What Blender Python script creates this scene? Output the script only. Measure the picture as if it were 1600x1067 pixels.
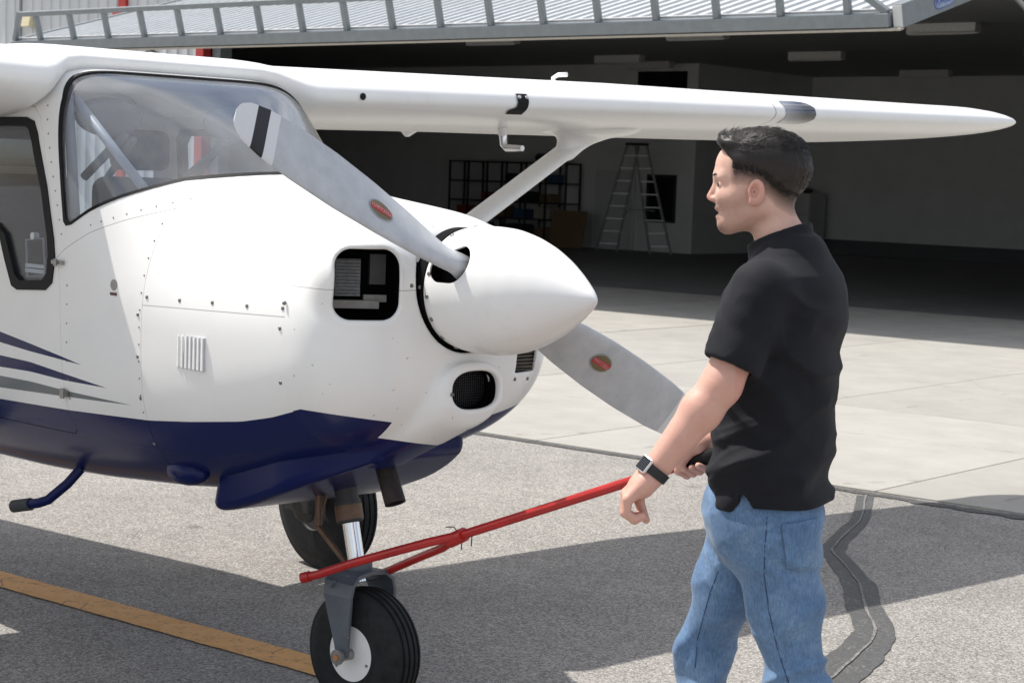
import bpy, bmesh, math, random
import numpy as np
from mathutils import Vector, Matrix

for o in list(bpy.data.objects):
    bpy.data.objects.remove(o, do_unlink=True)
SC = bpy.context.scene
COL = SC.collection
R = math.radians
random.seed(4)

# ------------------------------------------------------------------ camera
cd = bpy.data.cameras.new('camera')
cam = bpy.data.objects.new('camera', cd); COL.objects.link(cam)
PITCH, ROLL = math.atan(257 / 2900), R(2.0)
fw = Vector((0, math.cos(PITCH), -math.sin(PITCH)))
up0 = Vector((0, math.sin(PITCH), math.cos(PITCH)))
rt = Vector((1, 0, 0)) * math.cos(ROLL) + up0 * math.sin(ROLL)
up = Vector((1, 0, 0)) * -math.sin(ROLL) + up0 * math.cos(ROLL)
mw = Matrix((rt, up, -fw)).transposed().to_4x4()
mw.translation = (0, 0, 1.65)
cam.matrix_world = mw
cd.sensor_width = 36; cd.lens = 36 * 2900 / 1600
cd.clip_start = 0.05; cd.clip_end = 2000
cd.dof.use_dof = True; cd.dof.focus_distance = 5.0; cd.dof.aperture_fstop = 14.0
SC.camera = cam

# ------------------------------------------------------------------ light
to_sun = Vector((-0.526, 0.256, 1.0)).normalized()
world = bpy.data.worlds.new('World'); SC.world = world
world.use_nodes = True
wn = world.node_tree
bg = wn.nodes['Background']
sky = wn.nodes.new('ShaderNodeTexSky'); sky.sky_type = 'NISHITA'
sky.sun_disc = False
sky.sun_elevation = math.asin(to_sun.z)
sky.sun_rotation = math.atan2(to_sun.x, to_sun.y)
sky.air_density = 1.0; sky.dust_density = 2.0; sky.ozone_density = 1.0
tc = wn.nodes.new('ShaderNodeTexCoord'); mp = wn.nodes.new('ShaderNodeMapping'); mp.inputs['Scale'].default_value = (1, 1, 2.2)
cn = wn.nodes.new('ShaderNodeTexNoise'); cn.inputs['Scale'].default_value = 2.6; cn.inputs['Detail'].default_value = 7; cn.inputs['Roughness'].default_value = .58
cr_ = wn.nodes.new('ShaderNodeValToRGB'); cr_.color_ramp.elements[0].position = .40; cr_.color_ramp.elements[1].position = .58
cx_ = wn.nodes.new('ShaderNodeMix'); cx_.data_type = 'RGBA'; cx_.inputs[7].default_value = (6.7, 6.8, 7.0, 1)
wn.links.new(tc.outputs['Generated'], mp.inputs[0]); wn.links.new(mp.outputs[0], cn.inputs['Vector']); wn.links.new(cn.outputs['Fac'], cr_.inputs[0])
wn.links.new(cr_.outputs[0], cx_.inputs[0]); wn.links.new(sky.outputs[0], cx_.inputs[6]); wn.links.new(cx_.outputs[2], bg.inputs[0])
bg.inputs[1].default_value = 0.12
sl = bpy.data.lights.new('sun', 'SUN'); sl.energy = 4.0; sl.angle = R(0.6); sl.color = (1.0, 0.96, 0.9)
sun = bpy.data.objects.new('sun', sl); COL.objects.link(sun)
sun.rotation_euler = (-to_sun).to_track_quat('-Z', 'Y').to_euler()
sun.location = (-10, 4, 20)
SC.view_settings.view_transform = 'Standard'
SC.view_settings.look = 'None'
SC.view_settings.exposure = 0.40
SC.view_settings.gamma = 1.0

# ------------------------------------------------------------------ node helpers
class NT:
    def __init__(s, name):
        s.m = bpy.data.materials.new(name); s.m.use_nodes = True
        s.t = s.m.node_tree; s.b = s.t.nodes['Principled BSDF']
    def n(s, typ, **kw):
        x = s.t.nodes.new(typ)
        for k, v in kw.items(): setattr(x, k, v)
        return x
    def put(s, sock, v):
        if hasattr(v, 'is_linked') or isinstance(v, bpy.types.NodeSocket): s.t.links.new(v, sock)
        else: sock.default_value = v
    def math(s, op, a, b=None, c=None, clamp=False):
        x = s.n('ShaderNodeMath', operation=op); x.use_clamp = clamp
        s.put(x.inputs[0], a)
        if b is not None: s.put(x.inputs[1], b)
        if c is not None: s.put(x.inputs[2], c)
        return x.outputs[0]
    def obj(s): return s.n('ShaderNodeTexCoord').outputs['Object']
    def sep(s, v):
        x = s.n('ShaderNodeSeparateXYZ'); s.t.links.new(v, x.inputs[0]); return x.outputs
    def mapped(s, v, scale=(1, 1, 1), rot=(0, 0, 0)):
        x = s.n('ShaderNodeMapping'); s.t.links.new(v, x.inputs[0])
        x.inputs['Scale'].default_value = scale; x.inputs['Rotation'].default_value = rot
        return x.outputs[0]
    def noise(s, v, scale, detail=4, rough=.5, dist=0.):
        x = s.n('ShaderNodeTexNoise'); s.t.links.new(v, x.inputs['Vector'])
        x.inputs['Scale'].default_value = scale; x.inputs['Detail'].default_value = detail
        x.inputs['Roughness'].default_value = rough; x.inputs['Distortion'].default_value = dist
        return x.outputs['Fac']
    def voro(s, v, scale, out='Color', feature='F1'):
        x = s.n('ShaderNodeTexVoronoi', feature=feature); s.t.links.new(v, x.inputs['Vector'])
        x.inputs['Scale'].default_value = scale
        return x.outputs[out]
    def ramp(s, f, stops, interp='LINEAR'):
        x = s.n('ShaderNodeValToRGB'); x.color_ramp.interpolation = interp
        e = x.color_ramp.elements
        while len(e) < len(stops): e.new(0.5)
        for i, (p, c) in enumerate(stops):
            e[i].position = p
            e[i].color = (c, c, c, 1) if isinstance(c, (int, float)) else (*c, 1)
        s.t.links.new(f, x.inputs[0]); return x.outputs[0]
    def mix(s, f, a, b, blend='MIX'):
        x = s.n('ShaderNodeMix', data_type='RGBA', blend_type=blend)
        s.put(x.inputs[0], f)
        for k, v in ((6, a), (7, b)):
            if isinstance(v, (tuple, list)): x.inputs[k].default_value = (*v[:3], 1)
            else: s.t.links.new(v, x.inputs[k])
        return x.outputs[2]
    def curve(s, xs, pts, x0, x1):
        """piecewise linear z(x) as a socket"""
        f = s.math('DIVIDE', s.math('SUBTRACT', xs, x0), x1 - x0)
        r = s.ramp(f, [((p[0] - x0) / (x1 - x0), p[1] / 3.0) for p in sorted(pts)])
        return s.math('MULTIPLY', r, 3.0)
    def bump(s, h, strength=.3, dist=.01):
        x = s.n('ShaderNodeBump'); x.inputs['Strength'].default_value = strength
        x.inputs['Distance'].default_value = dist
        s.t.links.new(h, x.inputs['Height']); s.t.links.new(x.outputs[0], s.b.inputs['Normal'])
    def set(s, **kw):
        for k, v in kw.items():
            k = {'col': 'Base Color', 'rough': 'Roughness', 'metal': 'Metallic', 'spec': 'Specular IOR Level',
                 'coat': 'Coat Weight', 'coatr': 'Coat Roughness', 'trans': 'Transmission Weight', 'ior': 'IOR',
                 'sss': 'Subsurface Weight', 'alpha': 'Alpha', 'sheen': 'Sheen Weight'}.get(k, k)
            i = s.b.inputs[k]
            if isinstance(v, (tuple, list)) and k == 'Base Color': i.default_value = (*v[:3], 1)
            else: s.put(i, v)
        return s

def plain(name, col, rough=.5, metal=0., var=.12, nscale=30, bump=0., coat=0., spec=.5):
    """procedural surface: base colour broken up by noise, roughness too"""
    m = NT(name); o = m.obj()
    f = m.noise(o, nscale, 5, .6)
    lo = tuple(c * (1 - var) for c in col); hi = tuple(min(1, c * (1 + var)) for c in col)
    m.set(col=m.ramp(f, [(.3, lo), (.7, hi)]), metal=metal, coat=coat, spec=spec)
    m.set(rough=m.math('MULTIPLY_ADD', f, .2 * rough, .9 * rough))
    if bump: m.bump(f, bump, .004)
    return m.m

# ------------------------------------------------------------------ mesh helpers
def link(name, me, mats=None, parent=None, smooth=False):
    o = bpy.data.objects.new(name, me); COL.objects.link(o)
    if mats is not None:
        for m in (mats if isinstance(mats, (list, tuple)) else [mats]): me.materials.append(m)
    if parent is not None: o.parent = parent
    if smooth:
        me.polygons.foreach_set('use_smooth', [True] * len(me.polygons)); me.update()
    return o
def tag(o, label=None, cat=None, group=None, kind=None):
    if label: o['label'] = label
    if cat: o['category'] = cat
    if group: o['group'] = group
    if kind: o['kind'] = kind
    return o
def empty(name, loc=(0, 0, 0), rz=0.):
    o = bpy.data.objects.new(name, None); COL.objects.link(o)
    o.location = loc; o.rotation_euler = (0, 0, rz); o.empty_display_size = .2
    return o
class MB:
    def __init__(s): s.v = []; s.f = []; s.mi = []
    def add(s, verts, faces, mi=0):
        k = len(s.v); s.v += [tuple(map(float, p)) for p in verts]
        s.f += [tuple(k + i for i in f) for f in faces]; s.mi += [mi] * len(faces)
        return s
    def box(s, lo, hi, mi=0):
        x0, y0, z0 = lo; x1, y1, z1 = hi
        return s.add([(x0, y0, z0), (x1, y0, z0), (x1, y1, z0), (x0, y1, z0), (x0, y0, z1), (x1, y0, z1), (x1, y1, z1), (x0, y1, z1)],
              [(0, 3, 2, 1), (4, 5, 6, 7), (0, 1, 5, 4), (1, 2, 6, 5), (2, 3, 7, 6), (3, 0, 4, 7)], mi)
    def bar(s, a, b, w, h, upv=(0, 0, 1), mi=0):
        a, b = Vector(a), Vector(b); d = (b - a).normalized(); upv = Vector(upv)
        sd = d.cross(upv); sd = sd.normalized() if sd.length > 1e-5 else Vector((1, 0, 0)); u = sd.cross(d)
        q = [(-1, -1), (1, -1), (1, 1), (-1, 1)]
        vs = [a + sd * (i * w / 2) + u * (j * h / 2) for i, j in q] + [b + sd * (i * w / 2) + u * (j * h / 2) for i, j in q]
        return s.add(vs, [(3, 2, 1, 0), (4, 5, 6, 7), (0, 1, 5, 4), (1, 2, 6, 5), (2, 3, 7, 6), (3, 0, 4, 7)], mi)
    def tube(s, pts, rad, n=12, mi=0, cap=True, aspect=1., upv=(0, 0, 1)):
        pts = [Vector(p) for p in pts]; m = len(pts)
        if not isinstance(rad, (list, tuple)): rad = [rad] * m
        k = len(s.v); pv = None
        for i, p in enumerate(pts):
            d = (pts[min(i + 1, m - 1)] - pts[max(i - 1, 0)]).normalized()
            if pv is None:
                u = Vector(upv); sd = d.cross(u)
                if sd.length < 1e-4: sd = d.cross(Vector((1, 0, 0)))
                sd.normalize()
            else: sd = (pv - d * pv.dot(d)).normalized()
            pv = sd; u = sd.cross(d)
            for j in range(n):
                a = 2 * math.pi * j / n
                s.v.append(tuple(p + sd * (math.cos(a) * rad[i]) + u * (math.sin(a) * rad[i] * aspect)))
        for i in range(m - 1):
            for j in range(n):
                a = k + i * n + j; b = k + i * n + (j + 1) % n
                s.f.append((a, b, b + n, a + n)); s.mi.append(mi)
        if cap:
            s.f.append(tuple(k + j for j in range(n - 1, -1, -1))); s.mi.append(mi)
            s.f.append(tuple(k + (m - 1) * n + j for j in range(n))); s.mi.append(mi)
        return s
    def lathe(s, prof, origin, axis, n=48, mi=0):
        """prof: (distance along axis, radius)"""
        axis = Vector(axis).normalized(); o = Vector(origin)
        t = axis.orthogonal().normalized(); b = axis.cross(t)
        k = len(s.v)
        for (h, r) in prof:
            for j in range(n):
                a = 2 * math.pi * j / n
                s.v.append(tuple(o + axis * h + t * (r * math.cos(a)) + b * (r * math.sin(a))))
        for i in range(len(prof) - 1):
            for j in range(n):
                a = k + i * n + j; c = k + i * n + (j + 1) % n
                s.f.append((a, c, c + n, a + n)); s.mi.append(mi)
        return s
    def prism(s, poly, axis, a, b, mi=0):
        """poly in the two other axes (order xyz), extruded along axis from a to b"""
        n = len(poly)
        def P(q, t):
            l = list(q); l.insert(axis, t); return tuple(l)
        vs = [P(q, a) for q in poly] + [P(q, b) for q in poly]
        fs = [tuple(range(n)), tuple(range(2 * n - 1, n - 1, -1))] + [(i, n + i, n + (i + 1) % n, (i + 1) % n) for i in range(n)]
        return s.add(vs, fs, mi)
    def mesh(s, name='m', fix=True):
        me = bpy.data.meshes.new(name); me.from_pydata(s.v, [], s.f)
        me.polygons.foreach_set('material_index', s.mi)
        if fix:
            bm = bmesh.new(); bm.from_mesh(me); bmesh.ops.recalc_face_normals(bm, faces=bm.faces); bm.to_mesh(me); bm.free()
        me.update(); return me
    def build(s, name, mats, parent=None, smooth=False, bevel=0., fix=True, angle=None):
        o = link(name, s.mesh(name, fix), mats, parent, smooth)
        if bevel:
            m = o.modifiers.new('b', 'BEVEL'); m.width = bevel; m.segments = 2; m.limit_method = 'ANGLE'; m.angle_limit = R(40)
            m.harden_normals = False
        if angle: o.data.set_sharp_from_angle(angle=R(angle))
        return o

def baked(o):
    dg = bpy.context.evaluated_depsgraph_get()
    return bpy.data.meshes.new_from_object(o.evaluated_get(dg))
def boolean(me, ops):
    """ops: list of (mesh, operation) applied to mesh me; returns a new mesh"""
    o = bpy.data.objects.new('tmp', me); COL.objects.link(o); rest = []
    for cme, op in ops:
        c = bpy.data.objects.new('tmpc', cme); COL.objects.link(c); rest.append(c)
        m = o.modifiers.new('x', 'BOOLEAN'); m.operation = op; m.solver = 'EXACT'; m.object = c
    bpy.context.view_layer.update()
    r = baked(o)
    for x in rest + [o]: bpy.data.objects.remove(x, do_unlink=True)
    return r
def text_mesh(txt, size, extrude=.0005):
    c = bpy.data.curves.new('t', 'FONT'); c.body = txt; c.size = size; c.extrude = extrude
    c.align_x = 'CENTER'; c.align_y = 'CENTER'
    o = bpy.data.objects.new('t', c); COL.objects.link(o); bpy.context.view_layer.update()
    me = baked(o); bpy.data.objects.remove(o, do_unlink=True); return me

# ------------------------------------------------------------------ implicit surfaces
f32 = np.float32
def V3(*a): return np.array(a, f32)
def ln(p): return np.sqrt((p * p).sum(-1))
def smin(a, b, k):
    h = np.clip(.5 + .5 * (b - a) / k, 0, 1); return b * (1 - h) + a * h - k * h * (1 - h)
def smax(a, b, k): return -smin(-a, -b, k)
def ell(p, c, r, M=None):
    q = p - V3(*c)
    if M is not None: q = q @ M
    r = V3(*r); k0 = ln(q / r); k1 = ln(q / (r * r)); return k0 * (k0 - 1) / np.maximum(k1, 1e-6)
def cone(p, a, b, ra, rb):
    a = V3(*a); b = V3(*b); d = b - a; t = np.clip(((p - a) @ d) / float(d @ d), 0, 1)
    return ln(p - a - t[..., None] * d) - (ra + (rb - ra) * t)
def chain(p, pts, rs, k=.01):
    d = None
    for i in range(len(pts) - 1):
        c = cone(p, pts[i], pts[i + 1], rs[i], rs[i + 1]); d = c if d is None else smin(d, c, k)
    return d
def rbox(p, c, h, r, M=None):
    q = p - V3(*c)
    if M is not None: q = q @ M
    q = np.abs(q) - V3(*h) + r
    return ln(np.maximum(q, 0)) + np.minimum(q.max(-1), 0) - r
def hash3(i, j, k):
    n = (i * 73856093) ^ (j * 19349663) ^ (k * 83492791)
    n = (n ^ (n >> 13)) * 1274126177
    return ((n & 0xffff).astype(f32)) / 32767.5 - 1
def vnoise(p, s):
    q = p * f32(s); i = np.floor(q).astype(np.int64); f = (q - i).astype(f32); f = f * f * (3 - 2 * f)
    r = 0
    for a in (0, 1):
        for b in (0, 1):
            for c in (0, 1):
                w = (f[..., 0] if a else 1 - f[..., 0]) * (f[..., 1] if b else 1 - f[..., 1]) * (f[..., 2] if c else 1 - f[..., 2])
                r = r + w * hash3(i[..., 0] + a, i[..., 1] + b, i[..., 2] + c)
    return r
def polygonise(F, lo, hi, h, slack=1.4, newton=2):
    """block-sparse surface nets; returns verts, quads"""
    B = 12; lo = np.array(lo, float); hi = np.array(hi, float)
    nb = np.ceil((hi - lo) / (h * B)).astype(int); N = nb * B + 3
    g = np.stack(np.meshgrid(*[np.arange(n) for n in nb], indexing='ij'), -1).reshape(-1, 3)
    c = lo + (g * B + B / 2) * h
    act = g[np.abs(F(c.astype(f32))) < slack * h * B * .87]
    ar = np.arange(B + 1); off = np.stack(np.meshgrid(ar, ar, ar, indexing='ij'), -1)
    VK, VP, QK = [], [], []
    key = lambda a: ((a[..., 0] + 1) * N[1] + (a[..., 1] + 1)) * N[2] + a[..., 2] + 1
    for s in range(0, len(act), 96):
        b = act[s:s + 96]; idx = b[:, None, None, None, :] * B + off[None]
        P = (lo + idx * h).astype(f32); f = F(P.reshape(-1, 3)).reshape(P.shape[:-1]); ins = f < 0
        cor = [ins[:, i:B + i, j:B + j, k:B + k] for i in (0, 1) for j in (0, 1) for k in (0, 1)]
        cnt = sum(x.astype(np.int8) for x in cor); m = (cnt > 0) & (cnt < 8)
        w = np.argwhere(m)
        if not len(w): continue
        base = idx[w[:, 0], w[:, 1], w[:, 2], w[:, 3]]
        acc = np.zeros((len(w), 3)); num = np.zeros(len(w))
        fv = {(i, j, k): f[w[:, 0], w[:, 1] + i, w[:, 2] + j, w[:, 3] + k] for i in (0, 1) for j in (0, 1) for k in (0, 1)}
        for ax in range(3):
            for u in (0, 1):
                for v in (0, 1):
                    p0 = [u, v]; p0.insert(ax, 0); p1 = list(p0); p1[ax] = 1
                    a, d = fv[tuple(p0)], fv[tuple(p1)]; x = (a < 0) != (d < 0)
                    t = np.where(x, a / np.where(x, a - d, 1), 0); q = np.tile(np.array(p0, float), (len(w), 1)); q[:, ax] += t
                    acc += np.where(x[:, None], q, 0); num += x
        VP.append(lo + (base + acc / num[:, None]) * h); VK.append(key(base))
        for ax in range(3):
            sl0 = [slice(0, B)] * 3; sl1 = list(sl0); sl1[ax] = slice(1, B + 1)
            a = ins[(slice(None), *sl0)]; d = ins[(slice(None), *sl1)]
            e = np.argwhere(a != d)
            if not len(e): continue
            gi = idx[e[:, 0], e[:, 1], e[:, 2], e[:, 3]]; sgn = a[e[:, 0], e[:, 1], e[:, 2], e[:, 3]]
            u = np.zeros(3, int); v = np.zeros(3, int); u[(ax + 1) % 3] = 1; v[(ax + 2) % 3] = 1
            q = np.stack([key(gi - u - v), key(gi - v), key(gi), key(gi - u)], -1)
            QK.append(np.where(sgn[:, None], q, q[:, ::-1]))
    VK = np.concatenate(VK); VP = np.concatenate(VP); QK = np.concatenate(QK)
    o = np.argsort(VK); VK = VK[o]; VP = VP[o]
    qi = np.searchsorted(VK, QK); qi = np.minimum(qi, len(VK) - 1)
    ok = (VK[qi] == QK).all(-1); qi = qi[ok]
    v = VP.copy(); e = h * .35
    for _ in range(newton):
        p = v.astype(f32); fv = F(p); gr = np.empty((len(p), 3), f32)
        for ax in range(3):
            d = np.zeros(3, f32); d[ax] = e; gr[:, ax] = (F(p + d) - F(p - d)) / (2 * e)
        n2 = (gr * gr).sum(-1) + 1e-6; st = (-fv / n2)[:, None] * gr
        l = ln(st); st *= np.minimum(1, (h * .8) / np.maximum(l, 1e-9))[:, None]; v = v + st
    return v, qi
def mesh_np(name, v, q, mi=None):
    me = bpy.data.meshes.new(name); me.vertices.add(len(v)); me.vertices.foreach_set('co', np.ascontiguousarray(v, f32).ravel())
    k = q.shape[1]; me.loops.add(len(q) * k); me.loops.foreach_set('vertex_index', np.ascontiguousarray(q, np.int32).ravel())
    me.polygons.add(len(q)); me.polygons.foreach_set('loop_start', np.arange(len(q), dtype=np.int32) * k)
    if mi is not None: me.polygons.foreach_set('material_index', mi.astype(np.int32))
    me.polygons.foreach_set('use_smooth', np.ones(len(q), bool))
    me.update(calc_edges=True); me.validate(); return me

# ================================================================== SETTING
HR = R(-39.5)                              # hangar axes: local x along its front, local y going in
def hw(u, v, z=0.):
    c, s = math.cos(HR), math.sin(HR); return (u * c - v * s, u * s + v * c, z)

m = NT('asphalt'); o = m.obj()
vc = m.voro(o, 135., 'Color'); vd = m.voro(o, 135., 'Distance')
g = m.sep(vc)[0]; g2 = m.sep(m.voro(o, 290., 'Color'))[1]
spk = m.math('ADD', m.math('MULTIPLY', g, .62), m.math('MULTIPLY', g2, .38))
stone = m.ramp(spk, [(.0, (.10, .097, .092)), (.3, (.215, .208, .199)), (.55, (.318, .308, .296)), (.8, (.432, .418, .402)), (1., (.61, .59, .57))])
big = m.noise(o, .8, 5, .6); mid = m.noise(o, 6., 4, .6)
stone = m.mix(1., stone, m.ramp(big, [(.3, .90), (.7, 1.07)]), 'MULTIPLY')
stone = m.mix(1., stone, m.ramp(mid, [(.3, .92), (.7, 1.06)]), 'MULTIPLY')
st1 = m.noise(o, .33, 5, .7, .6); st2 = m.noise(o, 1.7, 4, .65, .4)
stone = m.mix(1., stone, m.ramp(st1, [(.35, .86), (.5, 1.0), (.66, 1.0)]), 'MULTIPLY')
stone = m.mix(m.ramp(st2, [(.62, 0.), (.74, .22)]), stone, (.13, .125, .12))
vs_ = m.voro(o, 1.1, 'Distance'); stone = m.mix(m.ramp(m.math('ADD', vs_, m.math('MULTIPLY', mid, .05)), [(.045, .5), (.085, 0.)]), stone, (.07, .066, .062))
stone = m.mix(1., stone, (.95, .925, .895), 'MULTIPLY')
m.set(col=stone, rough=.88, spec=.3)
m.bump(m.math('ADD', m.math('MULTIPLY', spk, .6), m.math('SUBTRACT', .6, vd)), .55, .004)
ASPH = m.m
mb = MB(); mb.add([(-300, -300, 0), (300, -300, 0), (300, 300, 0), (-300, 300, 0)], [(0, 1, 2, 3)])
tag(mb.build('ground', ASPH), kind='structure')

m = NT('concrete'); o = m.obj(); oi = m.n('ShaderNodeObjectInfo')
n1 = m.noise(o, 2.2, 6, .62); n2 = m.noise(m.mapped(o, (1, 14, 1)), 6., 5, .6); n3 = m.noise(o, 160., 3, .6)
c = m.ramp(n1, [(.25, (.335, .325, .305)), (.75, (.405, .395, .372))])
c = m.mix(1., c, m.ramp(n2, [(.35, .95), (.65, 1.03)]), 'MULTIPLY')
c = m.mix(1., c, m.ramp(n3, [(.3, .93), (.7, 1.05)]), 'MULTIPLY')
c = m.mix(1., c, m.ramp(oi.outputs['Random'], [(0, .93), (1, 1.03)]), 'MULTIPLY')
cr = m.voro(m.mapped(o, (1, 1, 1)), .35, 'Distance', 'DISTANCE_TO_EDGE')
crk = m.math('LESS_THAN', m.math('ADD', cr, m.math('MULTIPLY', m.math('SUBTRACT', m.noise(o, 9., 6, .7), .5), .05)), .0010)
c = m.mix(m.math('MULTIPLY', crk, .30), c, (.1, .095, .09))
c = m.mix(1., c, m.ramp(m.noise(o, .5, 5, .7, .5), [(.35, .93), (.6, 1.02)]), 'MULTIPLY')
c = m.mix(1., c, (1., .985, .955), 'MULTIPLY')
spot = m.math('GREATER_THAN', m.noise(o, 24., 2, .5), .755)
c = m.mix(m.math('MULTIPLY', spot, .5), c, (.16, .15, .14))
m.set(col=c, rough=.82, spec=.3); m.bump(n3, .15, .003)
CONC = m.m

apron = empty('concrete_apron', (0, 0, 0), HR); tag(apron, kind='structure')
VB = [9.03, 12.45, 16.0, 19.5, 22.98]
slab_me = {}
k = 0
for j in range(4):
    mbs = MB(); hgt = VB[j + 1] - VB[j] - .012
    mbs.box((0, 0, -.09), (2.372, hgt, .008))
    me = mbs.mesh('slab'); me.materials.append(CONC)
    for i in range(-18, 7):
        s_ = bpy.data.objects.new('slab', me); COL.objects.link(s_); s_.parent = apron
        s_.location = (-4.83 + i * 2.384, VB[j] + .006, random.uniform(-.0015, .0015))

# irregular strips laid on the ground
def strip(pts, wl, wr, z, seed, jit=.25, sub=6):
    """ribbon along pts with uneven edges"""
    rnd = random.Random(seed); P = []
    for a, b in zip(pts[:-1], pts[1:]):
        for t in range(sub): P.append(Vector(a).lerp(Vector(b), t / sub))
    P.append(Vector(pts[-1]))
    for _ in range(2): P = [P[0]] + [(P[i - 1] + P[i] * 2 + P[i + 1]) / 4 for i in range(1, len(P) - 1)] + [P[-1]]
    vs, fs = [], []; jl = jr = 0
    for i, p in enumerate(P):
        d = (P[min(i + 1, len(P) - 1)] - P[max(0, i - 1)]).normalized(); nrm = Vector((-d.y, d.x))
        jl = jl * .6 + rnd.uniform(-jit, jit) * .6; jr = jr * .6 + rnd.uniform(-jit, jit) * .6
        l = wl[min(i * len(wl) // len(P), len(wl) - 1)] if isinstance(wl, list) else wl
        r = wr[min(i * len(wr) // len(P), len(wr) - 1)] if isinstance(wr, list) else wr
        a = p + nrm * (l * (1 + jl)); b = p - nrm * (r * (1 + jr))
        vs += [(a.x, a.y, z), (b.x, b.y, z)]
        if i: fs.append((2 * i - 2, 2 * i - 1, 2 * i + 1, 2 * i))
    return MB().add(vs, fs)

m = NT('sealant'); o = m.obj(); n1 = m.noise(o, 40., 5, .7); n2 = m.noise(o, 5., 4, .6)
g = m.sep(m.voro(o, 140., 'Color'))[0]
c = m.ramp(n1, [(.3, (.050, .050, .050)), (.7, (.085, .084, .083))])
c = m.mix(m.math('MULTIPLY', m.math('GREATER_THAN', g, .86), m.ramp(n2, [(.4, .05), (.65, .7)])), c, (.22, .215, .21))
m.set(col=c, rough=.7); m.bump(n1, .3, .003); SEAL = m.m
m = NT('crack_fill'); o = m.obj(); n1 = m.noise(o, 60., 5, .7)
m.set(col=m.ramp(n1, [(.35, (.07, .069, .068)), (.65, (.26, .25, .24))]), rough=.8); CFILL = m.m
m = NT('joint_dark'); o = m.obj(); n1 = m.noise(o, 30., 5, .7)
m.set(col=m.ramp(n1, [(.35, (.03, .03, .03)), (.7, (.13, .125, .12))]), rough=.8); JDARK = m.m

CR = [(1.937, 9.92), (1.779, 9.194), (1.566, 8.614), (1.482, 8.345), (1.493, 8.026), (1.487, 7.641), (1.429, 7.227), (1.404, 6.859), (1.326, 6.61), (1.195, 6.327), (1.089, 6.092), (.95, 5.7), (.8, 5.2), (.78, 4.7)]
tag(strip(CR, [.045, .05, .06, .06, .07, .075, .085, .1, .1, .1, .1], [.045, .05, .05, .06, .07, .075, .085, .09, .095, .1, .1], .004, 3, .07).build('crack_sealant', SEAL), kind='structure')
tag(strip([(a + .004, b) for a, b in CR], .0055, .0055, .008, 9, .85).build('crack_filler', CFILL), kind='structure')
tag(strip([hw(-60, 8.985)[:2], hw(-9, 8.985)[:2], hw(-5, 8.97)[:2], hw(-4.2, 8.95)[:2], hw(-3, 8.985)[:2], hw(12, 8.985)[:2]], .035, [.02, .03, .05, .07, .04, .03], .0045, 5, .32, 90).build('joint_sealant', JDARK), kind='structure')
# painted line
m = NT('line_paint'); o = m.obj(); n1 = m.noise(o, 14., 6, .7); g = m.sep(m.voro(o, 95., 'Color'))[0]
e = m.voro(m.mapped(o, (1, 1, 1)), 5.5, 'Distance', 'DISTANCE_TO_EDGE')
wob = m.math('ADD', e, m.math('MULTIPLY', m.math('SUBTRACT', m.noise(o, 20., 5, .7), .5), .10))
ck = m.math('MULTIPLY', m.math('LESS_THAN', m.math('ABSOLUTE', wob), .006), m.math('GREATER_THAN', m.noise(o, 2.2, 2), .5))
c = m.ramp(n1, [(.3, (.62, .31, .095)), (.7, (.76, .42, .16))])
c = m.mix(m.math('MULTIPLY', m.math('GREATER_THAN', g, .93), .5), c, (.22, .17, .13))
c = m.mix(m.math('MULTIPLY', ck, .85), c, (.06, .05, .045))
m.set(col=c, rough=.75); m.bump(g, .25, .003); LINE = m.m
d = Vector((.7716, -.6361)); p0 = Vector((-1.985, 7.20))
tag(strip([tuple(p0 - d * 30), tuple(p0), tuple(p0 + d * 4.5)], .083, .083, .005, 11, .045, 160).build('painted_line', LINE), kind='structure')

# ------------------------------------------------------------------ hangar
m = NT('white_sheet_metal'); o = m.obj(); n1 = m.noise(m.mapped(o, (3, 3, .4)), 1.2, 5, .6)
m.set(col=m.ramp(n1, [(.3, (.50, .52, .535)), (.7, (.58, .60, .61))]), rough=.45, spec=.4); SHEET = m.m
GREY = plain('grey_steel_paint', (.20, .225, .24), .45, 0, .10, 8, coat=.1)
RED = plain('red_trim', (.42, .03, .025), .45, 0, .15, 6)
INW = plain('interior_wall', (.72, .73, .73), .85, 0, .06, 2)
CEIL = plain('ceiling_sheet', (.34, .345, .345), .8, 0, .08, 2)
BAND = plain('dark_wall_band', (.10, .115, .12), .7, 0, .1, 3)
DARK = plain('dark_steel', (.03, .031, .034), .5, 0, .2, 12)
ALU = plain('aluminium', (.42, .43, .44), .42, .55, .1, 20)
WHITEP = plain('white_enamel', (.62, .63, .63), .4, 0, .05, 6)

hangar = empty('hangar', (0, 0, 0), HR)
tag(hangar, 'white metal hangar with red trim and a wide open doorway', 'hangar')
def ribbed(u0, u1, z0, z1, v, pitch=.30, depth=.03, flip=1):
    """vertical trapezoid ribs standing out towards -v"""
    prof = []; u = u0
    while u < u1 - 1e-6:
        for du, dv in ((0, 0), (pitch * .76, 0), (pitch * .82, -depth), (pitch * .94, -depth)):
            if u + du <= u1: prof.append((u + du, v + dv * flip))
        u += pitch
    prof.append((u1, v))
    n = len(prof)
    return MB().add([(a, b, z0) for a, b in prof] + [(a, b, z1) for a, b in prof], [(i, i + 1, n + i + 1, n + i) for i in range(n - 1)])
ribbed(-48, -26.52, 0, 7, 23.0).build('wall_sheet', SHEET, hangar, fix=False)
ribbed(-26.5, -9.2, 4.82, 7, 23.0).build('wall_sheet', SHEET, hangar, fix=False)
ribbed(-9.2, -4, 0, 7, 23.0).build('wall_sheet', SHEET, hangar, fix=False)
for u in (-29.02, -26.74, -32.2, -9.3):
    w = .22 if u > -32 else .06
    MB().box((u, 22.93, 0), (u + w, 23.12, 7)).build('trim_post', RED if w > .1 else GREY, hangar, bevel=.01)
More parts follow.
